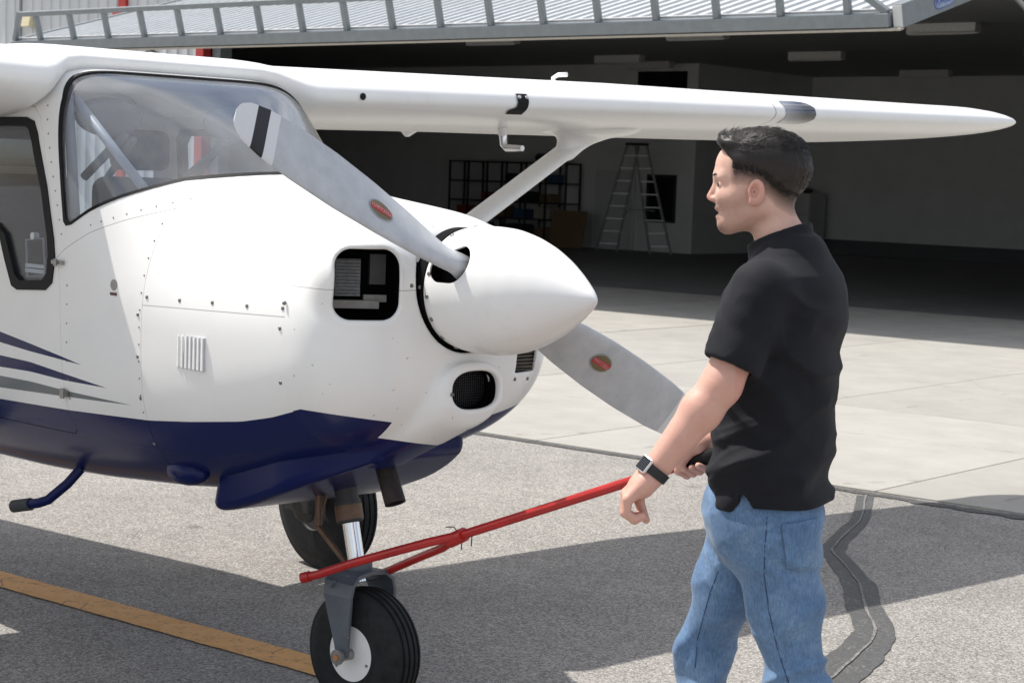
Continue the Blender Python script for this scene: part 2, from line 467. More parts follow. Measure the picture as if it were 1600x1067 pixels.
MB().box((-29.14, 22.88, 4.42), (-28.68, 22.925, 4.62)).build('trim_cap', RED, hangar, bevel=.01)
MB().box((-26.5, 23.02, 4.62), (-9.3, 23.3, 4.82)).build('door_header', DARK, hangar, bevel=.01)
MB().box((-26.50, 23.13, 0), (-26.28, 23.42, 4.62)).build('door_jamb', GREY, hangar, bevel=.01)
MB().box((-9.5, 23.13, 0), (-9.28, 23.42, 4.62)).build('door_jamb', GREY, hangar, bevel=.01)
MB().add([(-48, 22.6, 7), (-4, 22.6, 7), (-4, 32.5, 8.2), (-48, 32.5, 8.2), (-4, 42, 7), (-48, 42, 7)], [(0, 1, 2, 3), (3, 2, 4, 5)]).build('roof', SHEET, hangar, fix=False)
MB().box((-44.5, 35.9, 0), (-24.3, 36.05, 4.4)).build('back_wall', INW, hangar)
MB().box((-24.45, 36.06, 0), (-24.3, 41, 4.4)).build('room_wall', INW, hangar)
MB().box((-24.6, 41.0, 0), (-4.3, 41.15, 4.4)).build('back_wall', INW, hangar)
MB().box((-24.28, 40.95, .01), (-4.32, 40.992, .37)).build('wall_band', BAND, hangar)
MB().box((-44.7, 23.1, 0), (-44.55, 36.0, 4.4)).build('side_wall', INW, hangar)
MB().box((-4.3, 23.1, 0), (-4.15, 41.1, 4.4)).build('side_wall', INW, hangar)
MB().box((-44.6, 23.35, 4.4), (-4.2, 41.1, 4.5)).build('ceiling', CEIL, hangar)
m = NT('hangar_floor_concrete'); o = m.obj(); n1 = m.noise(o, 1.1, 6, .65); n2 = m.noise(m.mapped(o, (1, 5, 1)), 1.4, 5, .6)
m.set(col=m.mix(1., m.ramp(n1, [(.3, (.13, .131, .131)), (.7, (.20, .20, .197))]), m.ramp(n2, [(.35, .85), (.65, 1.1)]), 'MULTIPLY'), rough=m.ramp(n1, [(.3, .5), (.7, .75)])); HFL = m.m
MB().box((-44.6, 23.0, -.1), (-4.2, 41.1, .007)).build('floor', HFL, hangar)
# office door, dark window and loft opening
d_ = MB().box((-27.14, 35.855, 0), (-26.02, 35.895, 1.88)).build('office_door', WHITEP, hangar, bevel=.006)
fr = MB()
fr.box((-27.22, 35.84, 0), (-27.145, 35.898, 1.96)); fr.box((-26.015, 35.84, 0), (-25.94, 35.898, 1.96)); fr.box((-27.145, 35.842, 1.885), (-26.015, 35.898, 1.96))
fr.build('door_frame', INW, d_)
MB().tube([(-26.16, 35.78, .92), (-26.16, 35.86, .92)], .03, 10).build('door_handle', ALU, d_, True)
wnd = MB(); wnd.box((-25.62, 35.865, .70), (-25.56, 35.898, 1.82)); wnd.box((-24.84, 35.865, .70), (-24.78, 35.898, 1.82)); wnd.box((-25.56, 35.866, .70), (-24.84, 35.898, .76)); wnd.box((-25.56, 35.866, 1.76), (-24.84, 35.898, 1.82))
w_ = wnd.build('window', DARK, hangar)
m = NT('dark_pane'); o = m.obj(); m.set(col=m.ramp(m.noise(o, 3.), [(.3, (.012, .013, .014)), (.7, (.02, .021, .022))]), rough=.1); DPANE = m.m
MB().box((-25.56, 35.88, .76), (-24.84, 35.897, 1.76)).build('pane', DPANE, w_)
MB().box((-26.0, 35.87, 3.66), (-24.6, 35.897, 4.22)).build('loft_opening', DPANE, hangar)

# raised door: sloping ribbed sheet with a ladder truss along its free edge
DU0, DU1 = -25.85, -9.80
sl_ = math.tan(R(15.6)); cs, sn = math.cos(R(15.6)), math.sin(R(15.6))
def dp(u, t, h=0.):                        # t along the slope from the free edge, h off the face
    return (u, 18.35 + t * cs - h * sn, 3.47 + t * sn + h * cs)
LEN = 4.80
prof = []; u = DU0 + .06
while u < DU1 - .06:
    for du, hh in ((0, .0), (.15, .0), (.165, .028), (.215, .028)):
        if u + du < DU1 - .06: prof.append((u + du, hh))
    u += .23
vs = [dp(a, .12, .10 + b) for a, b in prof] + [dp(a, LEN, .10 + b) for a, b in prof]; n = len(prof)
door = MB().add(vs, [(i, i + 1, n + i + 1, n + i) for i in range(n - 1)]).build('raised_door', SHEET, hangar, fix=False)
def dbar(name, a, b, w, h, mat=GREY, bev=.006):
    return MB().bar(dp(*a), dp(*b), w, h, (0, -sn, cs)).build(name, mat, door, bevel=bev)
dbar('bottom_chord', (DU0, 0, .03), (DU1 - .13, 0, .03), .14, .15)
dbar('top_chord', (DU0 + .32, 0, .53), (DU1 - .78, 0, .53), .08, .075)
dbar('edge_angle', (DU0 + .1, .10, .11), (DU1 - .1, .10, .11), .05, .05, ALU)
dbar('rubber_seal', (DU0, -.005, -.075), (DU1, -.005, -.075), .10, .03, plain('canvas_seal', (.42, .39, .34), .85))
for i in range(18):
    u = -25.13 + i * .8635
    dbar('truss_post', (u, 0, .105), (u, 0, .492), .075, .075)
dbar('truss_diagonal', (DU0 + .03, 0, .105), (DU0 + .32, 0, .565), .075, .075)
dbar('truss_diagonal', (DU1 - .16, 0, .105), (DU1 - .78, 0, .565), .075, .075)
for i in range(1, 6): dbar('purlin', (DU0 + .1, i * .85, -.01), (DU1 - .1, i * .85, -.01), .06, .18)
for sgn, u in ((-1, DU0 + .03), (1, DU1 - .05)):
    bm_ = MB().bar(dp(u, .02, .06), dp(u, LEN, .06), .12, .26 if sgn > 0 else .16, (0, -sn, cs)).build('side_beam', GREY, door, bevel=.008)
    if sgn > 0:
        MB().bar(dp(u, .0, .06), dp(u, .018, .06), .105, .235, (0, -sn, cs)).build('end_cap', WHITEP, bm_)
        BLUES = plain('sign_blue', (.02, .06, .36), .4)
        # sign on the face of the beam that looks along the front
        q = MB(); pts = []
        for k in range(32):
            a = 2 * math.pi * k / 32; pts.append((math.copysign(abs(math.cos(a)) ** .5, math.cos(a)), math.copysign(abs(math.sin(a)) ** .7, math.sin(a))))
        for sc, off, mi in ((1., .063, 0), (.93, .0645, 1), (.89, .066, 0), (.85, .0672, 2)):
            pp = [dp(u + off, 1.0 + .25 * a * sc, .06 + .085 * b * (sc if sc == 1 else sc - .06)) for a, b in pts]
            q.add(pp, [tuple(range(32))], mi)
        sg = q.build('sign', [BLUES, WHITEP, plain('sign_face', (.30, .36, .50), .5)], bm_, fix=False)
        tm = text_mesh('POWERLIFT', .085, .001)
        for v_ in tm.vertices:
            x, y, z = v_.co; v_.co = dp(u + .069 + z, 1.0 + x * 1.0, .06 + y * 1.25)
        link('sign_lettering', tm, BLUES, bm_)
for u in (DU1 + .28, DU0 - .25):
    cy = MB(); cy.tube([(u, 23.0, 3.05), (u, 22.0, 3.42)], .075, 14, 0); cy.tube([(u, 22.0, 3.42), (u, 20.2, 4.06)], .035, 12, 1)
    cy.tube([(u - .14, 20.2, 4.06), (u + .05, 20.2, 4.06)], .03, 10, 0)
    cy.build('hydraulic_cylinder', [DARK, ALU], hangar, True, angle=50)

# ceiling lights
FIX = plain('light_housing', (.62, .62, .60), .5)
for (u, v, lab) in ((-24.0, 28.2, 'long unlit strip light on hangar ceiling, front row, above the steel shelves'), (-19.15, 28.2, 'long unlit strip light on hangar ceiling, middle of the front row'), (-14.3, 28.2, 'long unlit strip light on hangar ceiling, front row, by the raised door arm'),
               (-24.7, 33.35, 'unlit strip light on hangar ceiling, second row, above the brown board'), (-19.7, 33.35, 'unlit strip light on hangar ceiling, middle of the second row'), (-14.55, 33.35, 'unlit strip light on hangar ceiling, end of the second row'),
               (-25.2, 38.0, 'dim strip light on hangar ceiling above the dark loft opening'), (-20.1, 38.9, 'dim strip light on hangar ceiling near the bare back wall')):
    if v == 38.0: v = 35.2
    t = empty('ceiling_light', hw(u, v, 4.398), HR); tag(t, lab, 'ceiling light', 'strip lights under the hangar ceiling')
    MB().box((-.62, -.11, -.16), (.62, .11, 0)).build('housing', FIX, t, bevel=.008)
    MB().box((-.56, -.17, -.185), (.70, -.13, -.165)).build('reflector_edge', FIX, t)
    MB().tube([(-.58, -.05, -.175), (.58, -.05, -.175)], .014, 8).build('light_tube', FIX, t, True)

# steel shelving with things on it
sh = empty('shelving_rack', hw(-29.35, 35.45), HR); tag(sh, 'black steel shelving rack full of boxes against the back wall', 'shelf')
for i in range(7):
    for dv in (-.28, .28):
        u = -1.86 + i * .62; MB().box((u - .02, dv - .02, 0), (u + .02, dv + .02, 2.02)).build('upright', DARK, sh)
for z in (.12, .62, 1.02, 1.5, 1.98):
    MB().box((-1.86, -.3, z), (1.86, .3, z + .035)).build('shelf_board', DARK, sh)
BOXM = [plain('brown_card', (.20, .13, .07), .8), plain('red_plastic', (.32, .05, .04), .5), plain('blue_plastic', (.05, .10, .2), .5), plain('pale_card', (.36, .34, .3), .8), DARK]
BXN = [('cardboard_box', 'brown cardboard carton'), ('plastic_crate', 'red plastic crate'), ('plastic_crate', 'blue plastic crate'), ('cardboard_box', 'pale cardboard carton'), ('storage_bin', 'black storage bin')]
SHN = {.62: 'second lowest shelf', 1.02: 'middle shelf', 1.5: 'upper shelf', .12: 'bottom shelf', 1.98: 'top'}
for (du, z, w, hgt, k) in ((-1.45, .655, .4, .25, 1), (-.95, .655, .3, .2, 3), (-.3, .655, .45, .28, 0), (.4, .655, .4, .22, 2), (1.1, .655, .5, .3, 3), (-.7, 1.055, .3, .2, 1), (.55, 1.055, .4, .25, 4), (1.2, 1.055, .35, .2, 0), (.2, 1.535, .45, .2, 4), (1.3, 1.535, .3, .2, 2), (-1.0, .155, .6, .35, 2), (.2, .155, .7, .35, 4), (1.2, .155, .5, .3, 0)):
    b = MB().box((-w / 2, -.2, 0), (w / 2, .2, hgt)).build(BXN[k][0], BOXM[k], None, bevel=.015)
    p = hw(-29.35 + du, 35.42, z + .001); b.location = p; b.rotation_euler = (0, 0, HR + random.uniform(-.1, .1))
    pos = min(SHN, key=lambda q: abs(q + .035 - z)); sz = 'large ' if (du, k) == (1.1, 3) else ''
    tag(b, sz + BXN[k][1] + ' on the ' + SHN[pos] + ' of the steel rack', 'crate' if 'crate' in BXN[k][0] else 'box', 'things stored on the steel rack')
def lump(name, F, lo, hi, h, mat, parent=None, newton=2):
    v, q = polygonise(F, lo, hi, h, newton=newton); return link(name, mesh_np(name, v, q), mat, parent)
bag = lump('duffel_bag', lambda p: smin(cone(p, (-.35, 0, .11), (.35, 0, .09), .12, .10), ell(p, (.05, 0, .17), (.28, .12, .08)), .06) + .015 * vnoise(p, 9), (-.6, -.3, -.1), (.6, .3, .4), .025, DARK)
bag.location = hw(-28.15, 35.4, 2.02); bag.rotation_euler = (0, 0, HR); tag(bag, 'black duffel bag lying on top of the steel rack', 'bag')
bd = MB().box((-.5, -.02, 0), (.5, .02, .9)).build('leaning_board', BOXM[0], None, bevel=.006)
bd.location = hw(-27.25, 34.9, .01); bd.rotation_euler = (R(-12), 0, HR); tag(bd, 'brown wooden board leaning beside the steel rack and office door', 'board')

# big step ladder
la = empty('step_ladder', hw(-25.12, 34.75), HR); tag(la, 'tall aluminium step ladder standing open before the office wall', 'ladder')
def lframe(foot, top, wf, wt, nr, name):
    f, t = Vector(foot), Vector(top)
    for s_ in (-1, 1):
        MB().bar(f + Vector((s_ * wf / 2, s_ * .12, 0)), t + Vector((s_ * wt / 2, s_ * .06, 0)), .055, .03, (0, 1, 0)).build('rail', ALU, la)
    for i in range(nr):
        a = (i + .6) / (nr + .4); c = f.lerp(t, a); w = wf + (wt - wf) * a
        MB().bar(c + Vector((-w / 2, -.1, 0)), c + Vector((w / 2, .1, 0)), .06, .025).build(name, ALU, la)
lframe((-.78, 0, .01), (-.13, 0, 2.46), .42, .24, 8, 'rung')
lframe((.76, 0, .01), (.10, 0, 2.46), .42, .24, 8, 'rung')
MB().box((-.26, -.12, 2.46), (.24, .12, 2.52)).build('top_cap', DARK, la, bevel=.01)
MB().bar((-.50, .1, 1.0), (.48, .1, .98), .02, .02).build('spreader', ALU, la)
# refrigerator
rf = empty('refrigerator', hw(-24.05, 40.4), HR); tag(rf, 'old white refrigerator against the hangar back wall', 'refrigerator')
MB().box((-.42, -.33, .03), (.42, .4, 1.5)).build('cabinet', WHITEP, rf, bevel=.02)
MB().box((-.41, -.39, .98), (.41, -.335, 1.49)).build('freezer_door', WHITEP, rf, bevel=.015)
MB().box((-.41, -.39, .06), (.41, -.335, .96)).build('door', WHITEP, rf, bevel=.015)
MB().box((-.33, -.43, 1.03), (-.29, -.395, 1.4)).build('handle', DARK, rf, bevel=.008)
MB().box((-.33, -.43, .5), (-.29, -.395, .9)).build('handle', DARK, rf, bevel=.008)
hp = lump('cap_pile', lambda p: ell(p, (0, 0, .05), (.28, .2, .09)) + .02 * vnoise(p, 8), (-.4, -.3, -.1), (.4, .3, .25), .025, DARK)
hp.location = hw(-24.1, 40.4, 1.505); tag(hp, 'dark folded cover lying on the white refrigerator', 'cover')
# fittings on the outside wall
lm = empty('wall_lamp', hw(-31.8, 22.94, 4.44), HR); tag(lm, 'small cream box lamp on the white hangar wall', 'lamp')
LC = plain('cream_plastic', (.62, .55, .36), .5)
MB().prism([(-.06, -.12), (-.17, -.12), (-.12, .12), (-.06, .12)], 0, -.15, .15).build('shade', LC, lm, bevel=.01)
MB().box((-.15, -.058, -.1), (.15, .0, .1)).build('back_box', LC, lm)
cm = empty('security_camera', hw(-28.06, 22.97, 3.79), HR); tag(cm, 'small black twin fitting on the white wall between red trims', 'camera')
MB().tube([(0, -.16, .06), (0, .0, .08)], [.06, .05], 12).build('camera_head', DARK, cm, True, angle=40)
MB().tube([(0, -.15, -.08), (0, .0, -.06)], [.06, .05], 12).build('camera_head', DARK, cm, True, angle=40)
MB().box((-.04, -.02, -.12), (.04, .03, .12)).build('bracket', DARK, cm)

# ================================================================== AIRPLANE
# local axes: x forward, y to its left, z up; origin on the ground under the propeller hub
plane = empty('airplane', (-.053, 5.19, 0), R(-46))
tag(plane, 'white and navy high wing propeller airplane being pulled by a tow bar', 'airplane')
HUBZ = 1.33
SX = np.array([-7.6, -6, -4.5, -3.3, -2.6, -1.9, -1.55, -1.42, -1.2, -1.0, -.88, -.6, -.35, -.1])
ST = dict(
    w=[.07, .20, .36, .50, .53, .527, .52, .518, .512, .503, .497, .482, .465, .44],
    zt=[1.60, 1.66, 1.74, 1.93, 1.97, 1.97, 1.957, 1.893, 1.785, 1.686, 1.627, 1.585, 1.555, 1.52],
    zb=[1.40, 1.20, .92, .62, .565, .575, .59, .60, .615, .635, .66, .74, .83, .945],
    zm=[1.5, 1.43, 1.33, 1.2, 1.18, 1.18, 1.18, 1.18, 1.17, 1.16, 1.15, 1.15, 1.16, 1.18],
    nt=[2.2, 2.2, 2.5, 5, 6, 7, 8.0, 4.6, 2.5, 2.15, 2.1, 2.2, 2.35, 2.4],
    nb=[2.2, 2.2, 2.5, 3.2, 3.4, 3.4, 3.3, 3.2, 3.1, 3.0, 3.0, 2.8, 2.6, 2.4])
GX = np.linspace(-7.6, 0.3, 1600)
TB = {}
for k_, v_ in ST.items():
    t_ = np.interp(GX, SX, v_)
    for w_ in (15, 15): t_ = np.convolve(np.pad(t_, w_, mode='edge'), np.ones(2 * w_ + 1) / (2 * w_ + 1), 'valid')
    TB[k_] = t_
def sec(x): return {k_: np.interp(x, GX, v_) for k_, v_ in TB.items()}
def side_y(x, z):
    s = sec(x); d = z - s['zm']
    n, h = (s['nt'], s['zt'] - s['zm']) if d > 0 else (s['nb'], s['zm'] - s['zb'])
    return float(s['w'] * max(0., 1 - (abs(d) / h) ** n) ** (1 / n))
def ring(x, off=0., n=112):
    s = sec(x); out = []
    for j in range(n):
        a = 2 * math.pi * j / n; c, q = math.cos(a), math.sin(a)
        e = s['nt'] if q >= 0 else s['nb']; h = (s['zt'] - s['zm'] - off) if q >= 0 else (s['zm'] - s['zb'] - off)
        out.append((x, (s['w'] - off) * math.copysign(abs(c) ** (2 / e), c), s['zm'] + h * math.copysign(abs(q) ** (2 / e), q)))
    return out
def shell(xs, off_out, off_in, n=112):
    mb = MB(); m_ = len(xs)
    for off in (off_out, off_in):
        for x in xs: mb.v += ring(x, off, n)
    for L, mi in ((0, 0), (1, 1)):
        for i in range(m_ - 1):
            for j in range(n):
                a = L * m_ * n + i * n + j; b = L * m_ * n + i * n + (j + 1) % n
                f = (a, b, b + n, a + n); mb.f.append(f if L == 0 else f[::-1]); mb.mi.append(mi)
    for i, fl in ((0, False), (m_ - 1, True)):
        for j in range(n):
            a = i * n + j; b = i * n + (j + 1) % n; f = (a, a + m_ * n, b + m_ * n, b); mb.f.append(f[::-1] if fl else f); mb.mi.append(0)
    return mb.mesh('shell')
def frange(a, b, st):
    n = max(1, int(round(abs(b - a) / st))); return [a + (b - a) * i / n for i in range(n + 1)]
def prism_me(poly, a, b): return MB().prism(poly, 1, a, b).mesh('cutter')
def smoothed(poly, it=2):
    for _ in range(it):
        q = []
        for i in range(len(poly)):
            a, b = poly[i], poly[(i + 1) % len(poly)]
            q += [(a[0] * .75 + b[0] * .25, a[1] * .75 + b[1] * .25), (a[0] * .25 + b[0] * .75, a[1] * .25 + b[1] * .75)]
        poly = q
    return poly

# ---- materials
def paint_base(m):
    o = m.obj(); n1 = m.noise(o, 3., 4, .6); n2 = m.noise(o, 60., 4, .7)
    return o, m.ramp(n1, [(.3, (.84, .84, .825)), (.7, (.875, .875, .86))]), n2
def finish(m, col, n2):
    m.set(col=col, rough=m.math('MULTIPLY_ADD', n2, .10, .20), coat=.06, coatr=.06, spec=.28)
    return m.m
m = NT('white_paint'); o, c, n2 = paint_base(m)
dirt = m.noise(o, 9., 5, .7); c = m.mix(m.ramp(dirt, [(.55, 0.), (.8, .12)]), c, (.42, .38, .31))
WHITE = finish(m, c, n2)
NAVYC = (.006, .012, .078)
m = NT('livery_paint'); o, c, n2 = paint_base(m); X, Y, Z = m.sep(o)
def edge(pts, x0=-7.6, x1=0.): return m.curve(X, pts, x0, x1)
B = edge([(-7.6, 1.42), (-4.5, .98), (-3., .87), (-1.87, .85), (-1.456, .859), (-1.0, .877), (-.8, .896), (-.577, .922), (-.45, .948), (-.35, .977), (0., 1.05)])
def below(e): return m.math('LESS_THAN', Z, e)
def between(hi, lo): return m.math('MULTIPLY', m.math('LESS_THAN', Z, hi), m.math('GREATER_THAN', Z, lo))
s1 = between(edge([(-7.6, 1.62), (-3.2, 1.20), (-1.857, 1.083), (-1.645, 1.057), (-1.444, 1.031), (-1.327, 1.014), (0, .82)]), edge([(-7.6, 1.53), (-3.2, 1.12), (-1.857, 1.046), (-1.645, 1.031), (-1.444, 1.021), (-1.327, 1.0145), (0, .95)]))
s2 = between(edge([(-7.6, 1.5), (-3.2, 1.08), (-1.857, 1.001), (-1.644, .996), (-1.442, .978), (-1.194, .9555), (0, .78)]), edge([(-7.6, 1.45), (-3.2, 1.0), (-1.857, .961), (-1.643, .964), (-1.442, .956), (-1.194, .956), (0, .956)]))
s3 = between(edge([(-7.6, 1.44), (-3.2, .97), (-1.857, .931), (-1.642, .931), (-1.441, .923), (-1.066, .9155), (0, .85)]), edge([(-7.6, 1.43), (-3.2, .90), (-1.857, .89), (-1.642, .897), (-1.441, .903), (-1.066, .916), (0, .916)]))
dirt = m.noise(o, 7., 5, .7); c = m.mix(m.ramp(dirt, [(.55, 0.), (.8, .06)]), c, (.42, .38, .31))
c = m.mix(s3, c, (.16, .18, .185)); c = m.mix(m.math('MAXIMUM', m.math('MAXIMUM', s1, s2), below(B)), c, NAVYC)
# hairline panel joints
def line(sx, x0, w=.0013): return m.math('LESS_THAN', m.math('ABSOLUTE', m.math('SUBTRACT', sx, x0)), w)
hs = m.math('MULTIPLY', line(Z, m.math('MULTIPLY_ADD', X, .022, 1.249), .0014), m.math('GREATER_THAN', X, -1.01))
dk = m.math('LESS_THAN', m.math('ABSOLUTE', m.math('SUBTRACT', Z, edge([(-7.6, .2), (-1.5, 1.33), (-1.44, 1.372), (-1.3, 1.432), (-1.15, 1.48), (-1.0, 1.52), (-.9, 1.535), (0, 1.56)]))), .0013)
dk = m.math('MULTIPLY', dk, m.math('MULTIPLY', m.math('LESS_THAN', X, -.95), m.math('GREATER_THAN', X, -1.48)))
c = m.mix(m.math('MULTIPLY', m.math('MAXIMUM', hs, dk), .6), c, (.12, .115, .11))
LIV = finish(m, c, n2)
NAVY = plain('navy_paint', NAVYC, .22, 0, .12, 5, coat=.0, spec=.2)
m = NT('nose_bowl_paint'); o, c, n2 = paint_base(m); X, Y, Z = m.sep(o)
lineb = m.math('MULTIPLY_ADD', m.math('ABSOLUTE', Y), .16, m.math('MULTIPLY_ADD', m.math('LESS_THAN', m.math('ABSOLUTE', m.math('ADD', Y, .085)), .115), -.052, .918))
bl = m.math('LESS_THAN', Z, m.math('MINIMUM', lineb, m.math('MULTIPLY_ADD', X, .28, 1.077)))
sp_ = m.math('MULTIPLY', m.math('LESS_THAN', m.math('ABSOLUTE', m.math('SUBTRACT', Z, 1.327)), .0013), m.math('GREATER_THAN', m.math('ABSOLUTE', Y), .15))
bugs = m.math('MULTIPLY', m.math('GREATER_THAN', m.noise(o, 55., 2), .73), .5)
c = m.mix(bugs, c, (.25, .22, .18)); c = m.mix(bl, c, NAVYC); c = m.mix(m.math('MULTIPLY', sp_, .5), c, (.12, .12, .11))
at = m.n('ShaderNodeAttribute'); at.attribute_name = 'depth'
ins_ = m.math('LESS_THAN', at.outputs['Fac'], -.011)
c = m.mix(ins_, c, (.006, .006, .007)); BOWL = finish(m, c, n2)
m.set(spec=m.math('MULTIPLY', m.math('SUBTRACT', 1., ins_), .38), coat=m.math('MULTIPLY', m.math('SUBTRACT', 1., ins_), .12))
LINER = plain('cabin_liner', (.60, .62, .65), .8, 0, .06, 10)
BLACK = plain('black_rubber', (.008, .008, .009), .6, 0, .2, 20, spec=.2)
MATTE = plain('matte_black', (.007, .007, .008), .9, 0, .3, 20, spec=.1)
GREYI = plain('cabin_grey', (.12, .125, .135), .8, 0, .1, 30)
SEAT = plain('seat_fabric', (.045, .05, .07), .9, 0, .15, 60, .2)
CHROME = plain('chrome', (.75, .76, .78), .16, 1., .05, 15)
STEEL = plain('worn_steel', (.30, .29, .28), .4, .7, .25, 25)
BRONZE = plain('brown_steel', (.14, .085, .055), .5, .4, .3, 25)
def glass_mat(name, tint, haze, rough=.015, ior=1.5):
    m = NT(name); t = m.t; t.nodes.remove(m.b); out = t.nodes['Material Output']
    o = m.obj(); n_ = m.noise(o, 5., 5, .65)
    lw = m.n('ShaderNodeLayerWeight'); lw.inputs[0].default_value = .5
    f0 = ((ior - 1) / (ior + 1)) ** 2
    fr_ = m.math('MULTIPLY_ADD', m.math('POWER', lw.outputs['Facing'], 4.6), 1 - f0, f0).node
    tr = m.n('ShaderNodeBsdfTransparent'); tr.inputs[0].default_value = (*tint, 1)
    df = m.n('ShaderNodeBsdfDiffuse'); df.inputs[0].default_value = (.7, .73, .78, 1)
    gl = m.n('ShaderNodeBsdfGlossy'); gl.inputs['Roughness'].default_value = rough
    a = m.n('ShaderNodeMixShader'); m.put(a.inputs[0], m.ramp(n_, [(.3, haze * .6), (.7, haze * 1.4)]))
    t.links.new(tr.outputs[0], a.inputs[1]); t.links.new(df.outputs[0], a.inputs[2])
    b = m.n('ShaderNodeMixShader'); t.links.new(fr_.outputs[0], b.inputs[0]); t.links.new(a.outputs[0], b.inputs[1]); t.links.new(gl.outputs[0], b.inputs[2])
    t.links.new(b.outputs[0], out.inputs[0]); return m.m
WGLASS = glass_mat('windshield_acrylic', (.96, .975, .99), .06, .02, 1.6)
SGLASS = glass_mat('side_window_acrylic', (.86, .89, .92), .02)

# ---- fuselage, cowling, windshield, doors
WS = [(-.50, 1.78), (-.80, 1.672), (-.865, 1.637), (-.93, 1.6255), (-1.05, 1.604), (-1.2, 1.545), (-1.31, 1.497), (-1.40, 1.452), (-1.43, 1.447), (-1.445, 1.46), (-1.475, 1.62), (-1.525, 1.85), (-1.56, 1.925), (-1.585, 2.35), (-.50, 2.35)]
WSI = [(-.50, 1.79), (-.80, 1.682), (-.865, 1.648), (-.93, 1.6365), (-1.05, 1.615), (-1.2, 1.556), (-1.31, 1.508), (-1.398, 1.462), (-1.419, 1.459), (-1.433, 1.470), (-1.463, 1.63), (-1.513, 1.85), (-1.547, 1.92), (-1.570, 2.30), (-.50, 2.30)]
DOOR = [(-1.72, 1.829), (-1.65, 1.822), (-1.61, 1.79), (-1.575, 1.71), (-1.484, 1.39), (-1.462, 1.269), (-1.439, .862), (-1.42, .80), (-1.44, .78), (-2.40, .78), (-2.43, .81), (-2.43, 1.79), (-2.39, 1.829)]
WIN = [(-1.69, 1.788), (-1.640, 1.775), (-1.612, 1.735), (-1.544, 1.571), (-1.497, 1.40), (-1.489, 1.34), (-1.505, 1.262), (-1.545, 1.236), (-1.72, 1.226), (-1.755, 1.238), (-1.80, 1.32), (-1.835, 1.395), (-1.88, 1.412), (-2.30, 1.43), (-2.34, 1.46), (-2.34, 1.75), (-2.30, 1.788)]
WINI = [(-1.70, 1.762), (-1.668, 1.75), (-1.648, 1.718), (-1.576, 1.55), (-1.536, 1.40), (-1.530, 1.345), (-1.540, 1.29), (-1.565, 1.268), (-1.705, 1.258), (-1.735, 1.275), (-1.765, 1.335), (-1.80, 1.405), (-1.86, 1.438), (-2.28, 1.456), (-2.31, 1.48), (-2.31, 1.73), (-2.28, 1.762)]
REARW = smoothed([(-2.52, 1.36), (-3.27, 1.40), (-3.27, 1.83), (-2.52, 1.84)], 3)
inset = lambda poly, d: [(cx + (x - cx) * (1 - d), cz + (z - cz) * (1 - d)) for cx, cz in [(sum(p[0] for p in poly) / len(poly), sum(p[1] for p in poly) / len(poly))] for x, z in poly]
wsc = lambda: prism_me(WS, -1.2, 1.2)
cow = boolean(shell(frange(-.357, -1.01, .03), 0, .02), [(wsc(), 'DIFFERENCE')])
def sharp(me, a=30):
    me.polygons.foreach_set('use_smooth', [True] * len(me.polygons)); me.set_sharp_from_angle(angle=R(a)); return me
def dress(me, mats):
    me.materials.clear()
    for x in mats: me.materials.append(x)
    return me
link('engine_cowling', sharp(dress(cow, [LIV, MATTE])), None, plane)
xs = frange(-1.012, -3.3, .045) + frange(-3.4, -7.6, .15)
fus = boolean(shell(xs, 0, .02), [(wsc(), 'DIFFERENCE'), (prism_me(DOOR, -1.0, -.2), 'DIFFERENCE'), (prism_me(DOOR, .2, 1.0), 'DIFFERENCE'), (prism_me(REARW, -1., 1.), 'DIFFERENCE')])
link('fuselage', sharp(dress(fus, [LIV, LINER])), None, plane)
for s_ in (-1, 1):
    a, b = (-1.0, -.2) if s_ < 0 else (.2, 1.0)
    dsh = boolean(shell(frange(-1.40, -2.46, .05), 0, .02), [(prism_me(inset(DOOR, .004), a, b), 'INTERSECT'), (prism_me(WIN, a * 1.1, b * 1.1), 'DIFFERENCE')])
    d_ = link('door', sharp(dress(dsh, [LIV, LINER])), None, plane)
    sealm = boolean(shell(frange(-1.40, -2.46, .05), -.004, .026), [(prism_me(WIN, a, b), 'INTERSECT'), (prism_me(WINI, a * 1.1, b * 1.1), 'DIFFERENCE')])
    link('window_seal', sharp(dress(sealm, [BLACK, BLACK])), None, d_)
    gm = boolean(shell(frange(-1.40, -2.46, .05), .008, .012), [(prism_me(inset(WINI, -.01), a, b), 'INTERSECT')])
    link('window', sharp(dress(gm, [SGLASS, SGLASS])), None, d_)
    if s_ < 0:
        x, z = -1.462, 1.33; y = -side_y(x, z)
        MB().box((x - .035, y - .012, z - .006), (x + .028, y - .001, z + .006), 0).tube([(x - .002, y - .016, z - .012), (x - .002, y - .016, z + .012)], .006, 8).build('hinge', STEEL, d_)
        x, z = -1.438, .915; y = -side_y(x, z)
        MB().box((x - .02, y - .012, z - .011), (x + .018, y - .001, z + .011)).tube([(x, y - .014, z - .016), (x, y - .014, z + .016)], .008, 8).build('hinge', STEEL, d_)
        # little opening pane with its latch inside the window notch
        px = MB(); y = -.505
        px.tube([(-1.575, y, 1.28), (-1.69, y, 1.27), (-1.70, y, 1.39), (-1.59, y, 1.40), (-1.575, y, 1.28)], .004, 6)
        px.box((-1.70, y - .003, 1.285), (-1.58, y + .003, 1.298), 1); px.box((-1.70, y - .003, 1.302), (-1.58, y + .003, 1.314), 1)
        px.tube([(-1.645, y - .01, 1.405), (-1.645, y + .01, 1.405)], .012, 8, 1)
        px.build('vent_pane_frame', [plain('clear_edge', (.3, .32, .34), .3), WHITEP], d_)
for a, b in ((-1., -.2), (.2, 1.)):
    link('rear_window', sharp(dress(boolean(shell(frange(-2.5, -3.25, .05), .006, .01), [(prism_me(inset(REARW, -.01), a, b), 'INTERSECT')]), [SGLASS, SGLASS])), None, plane)
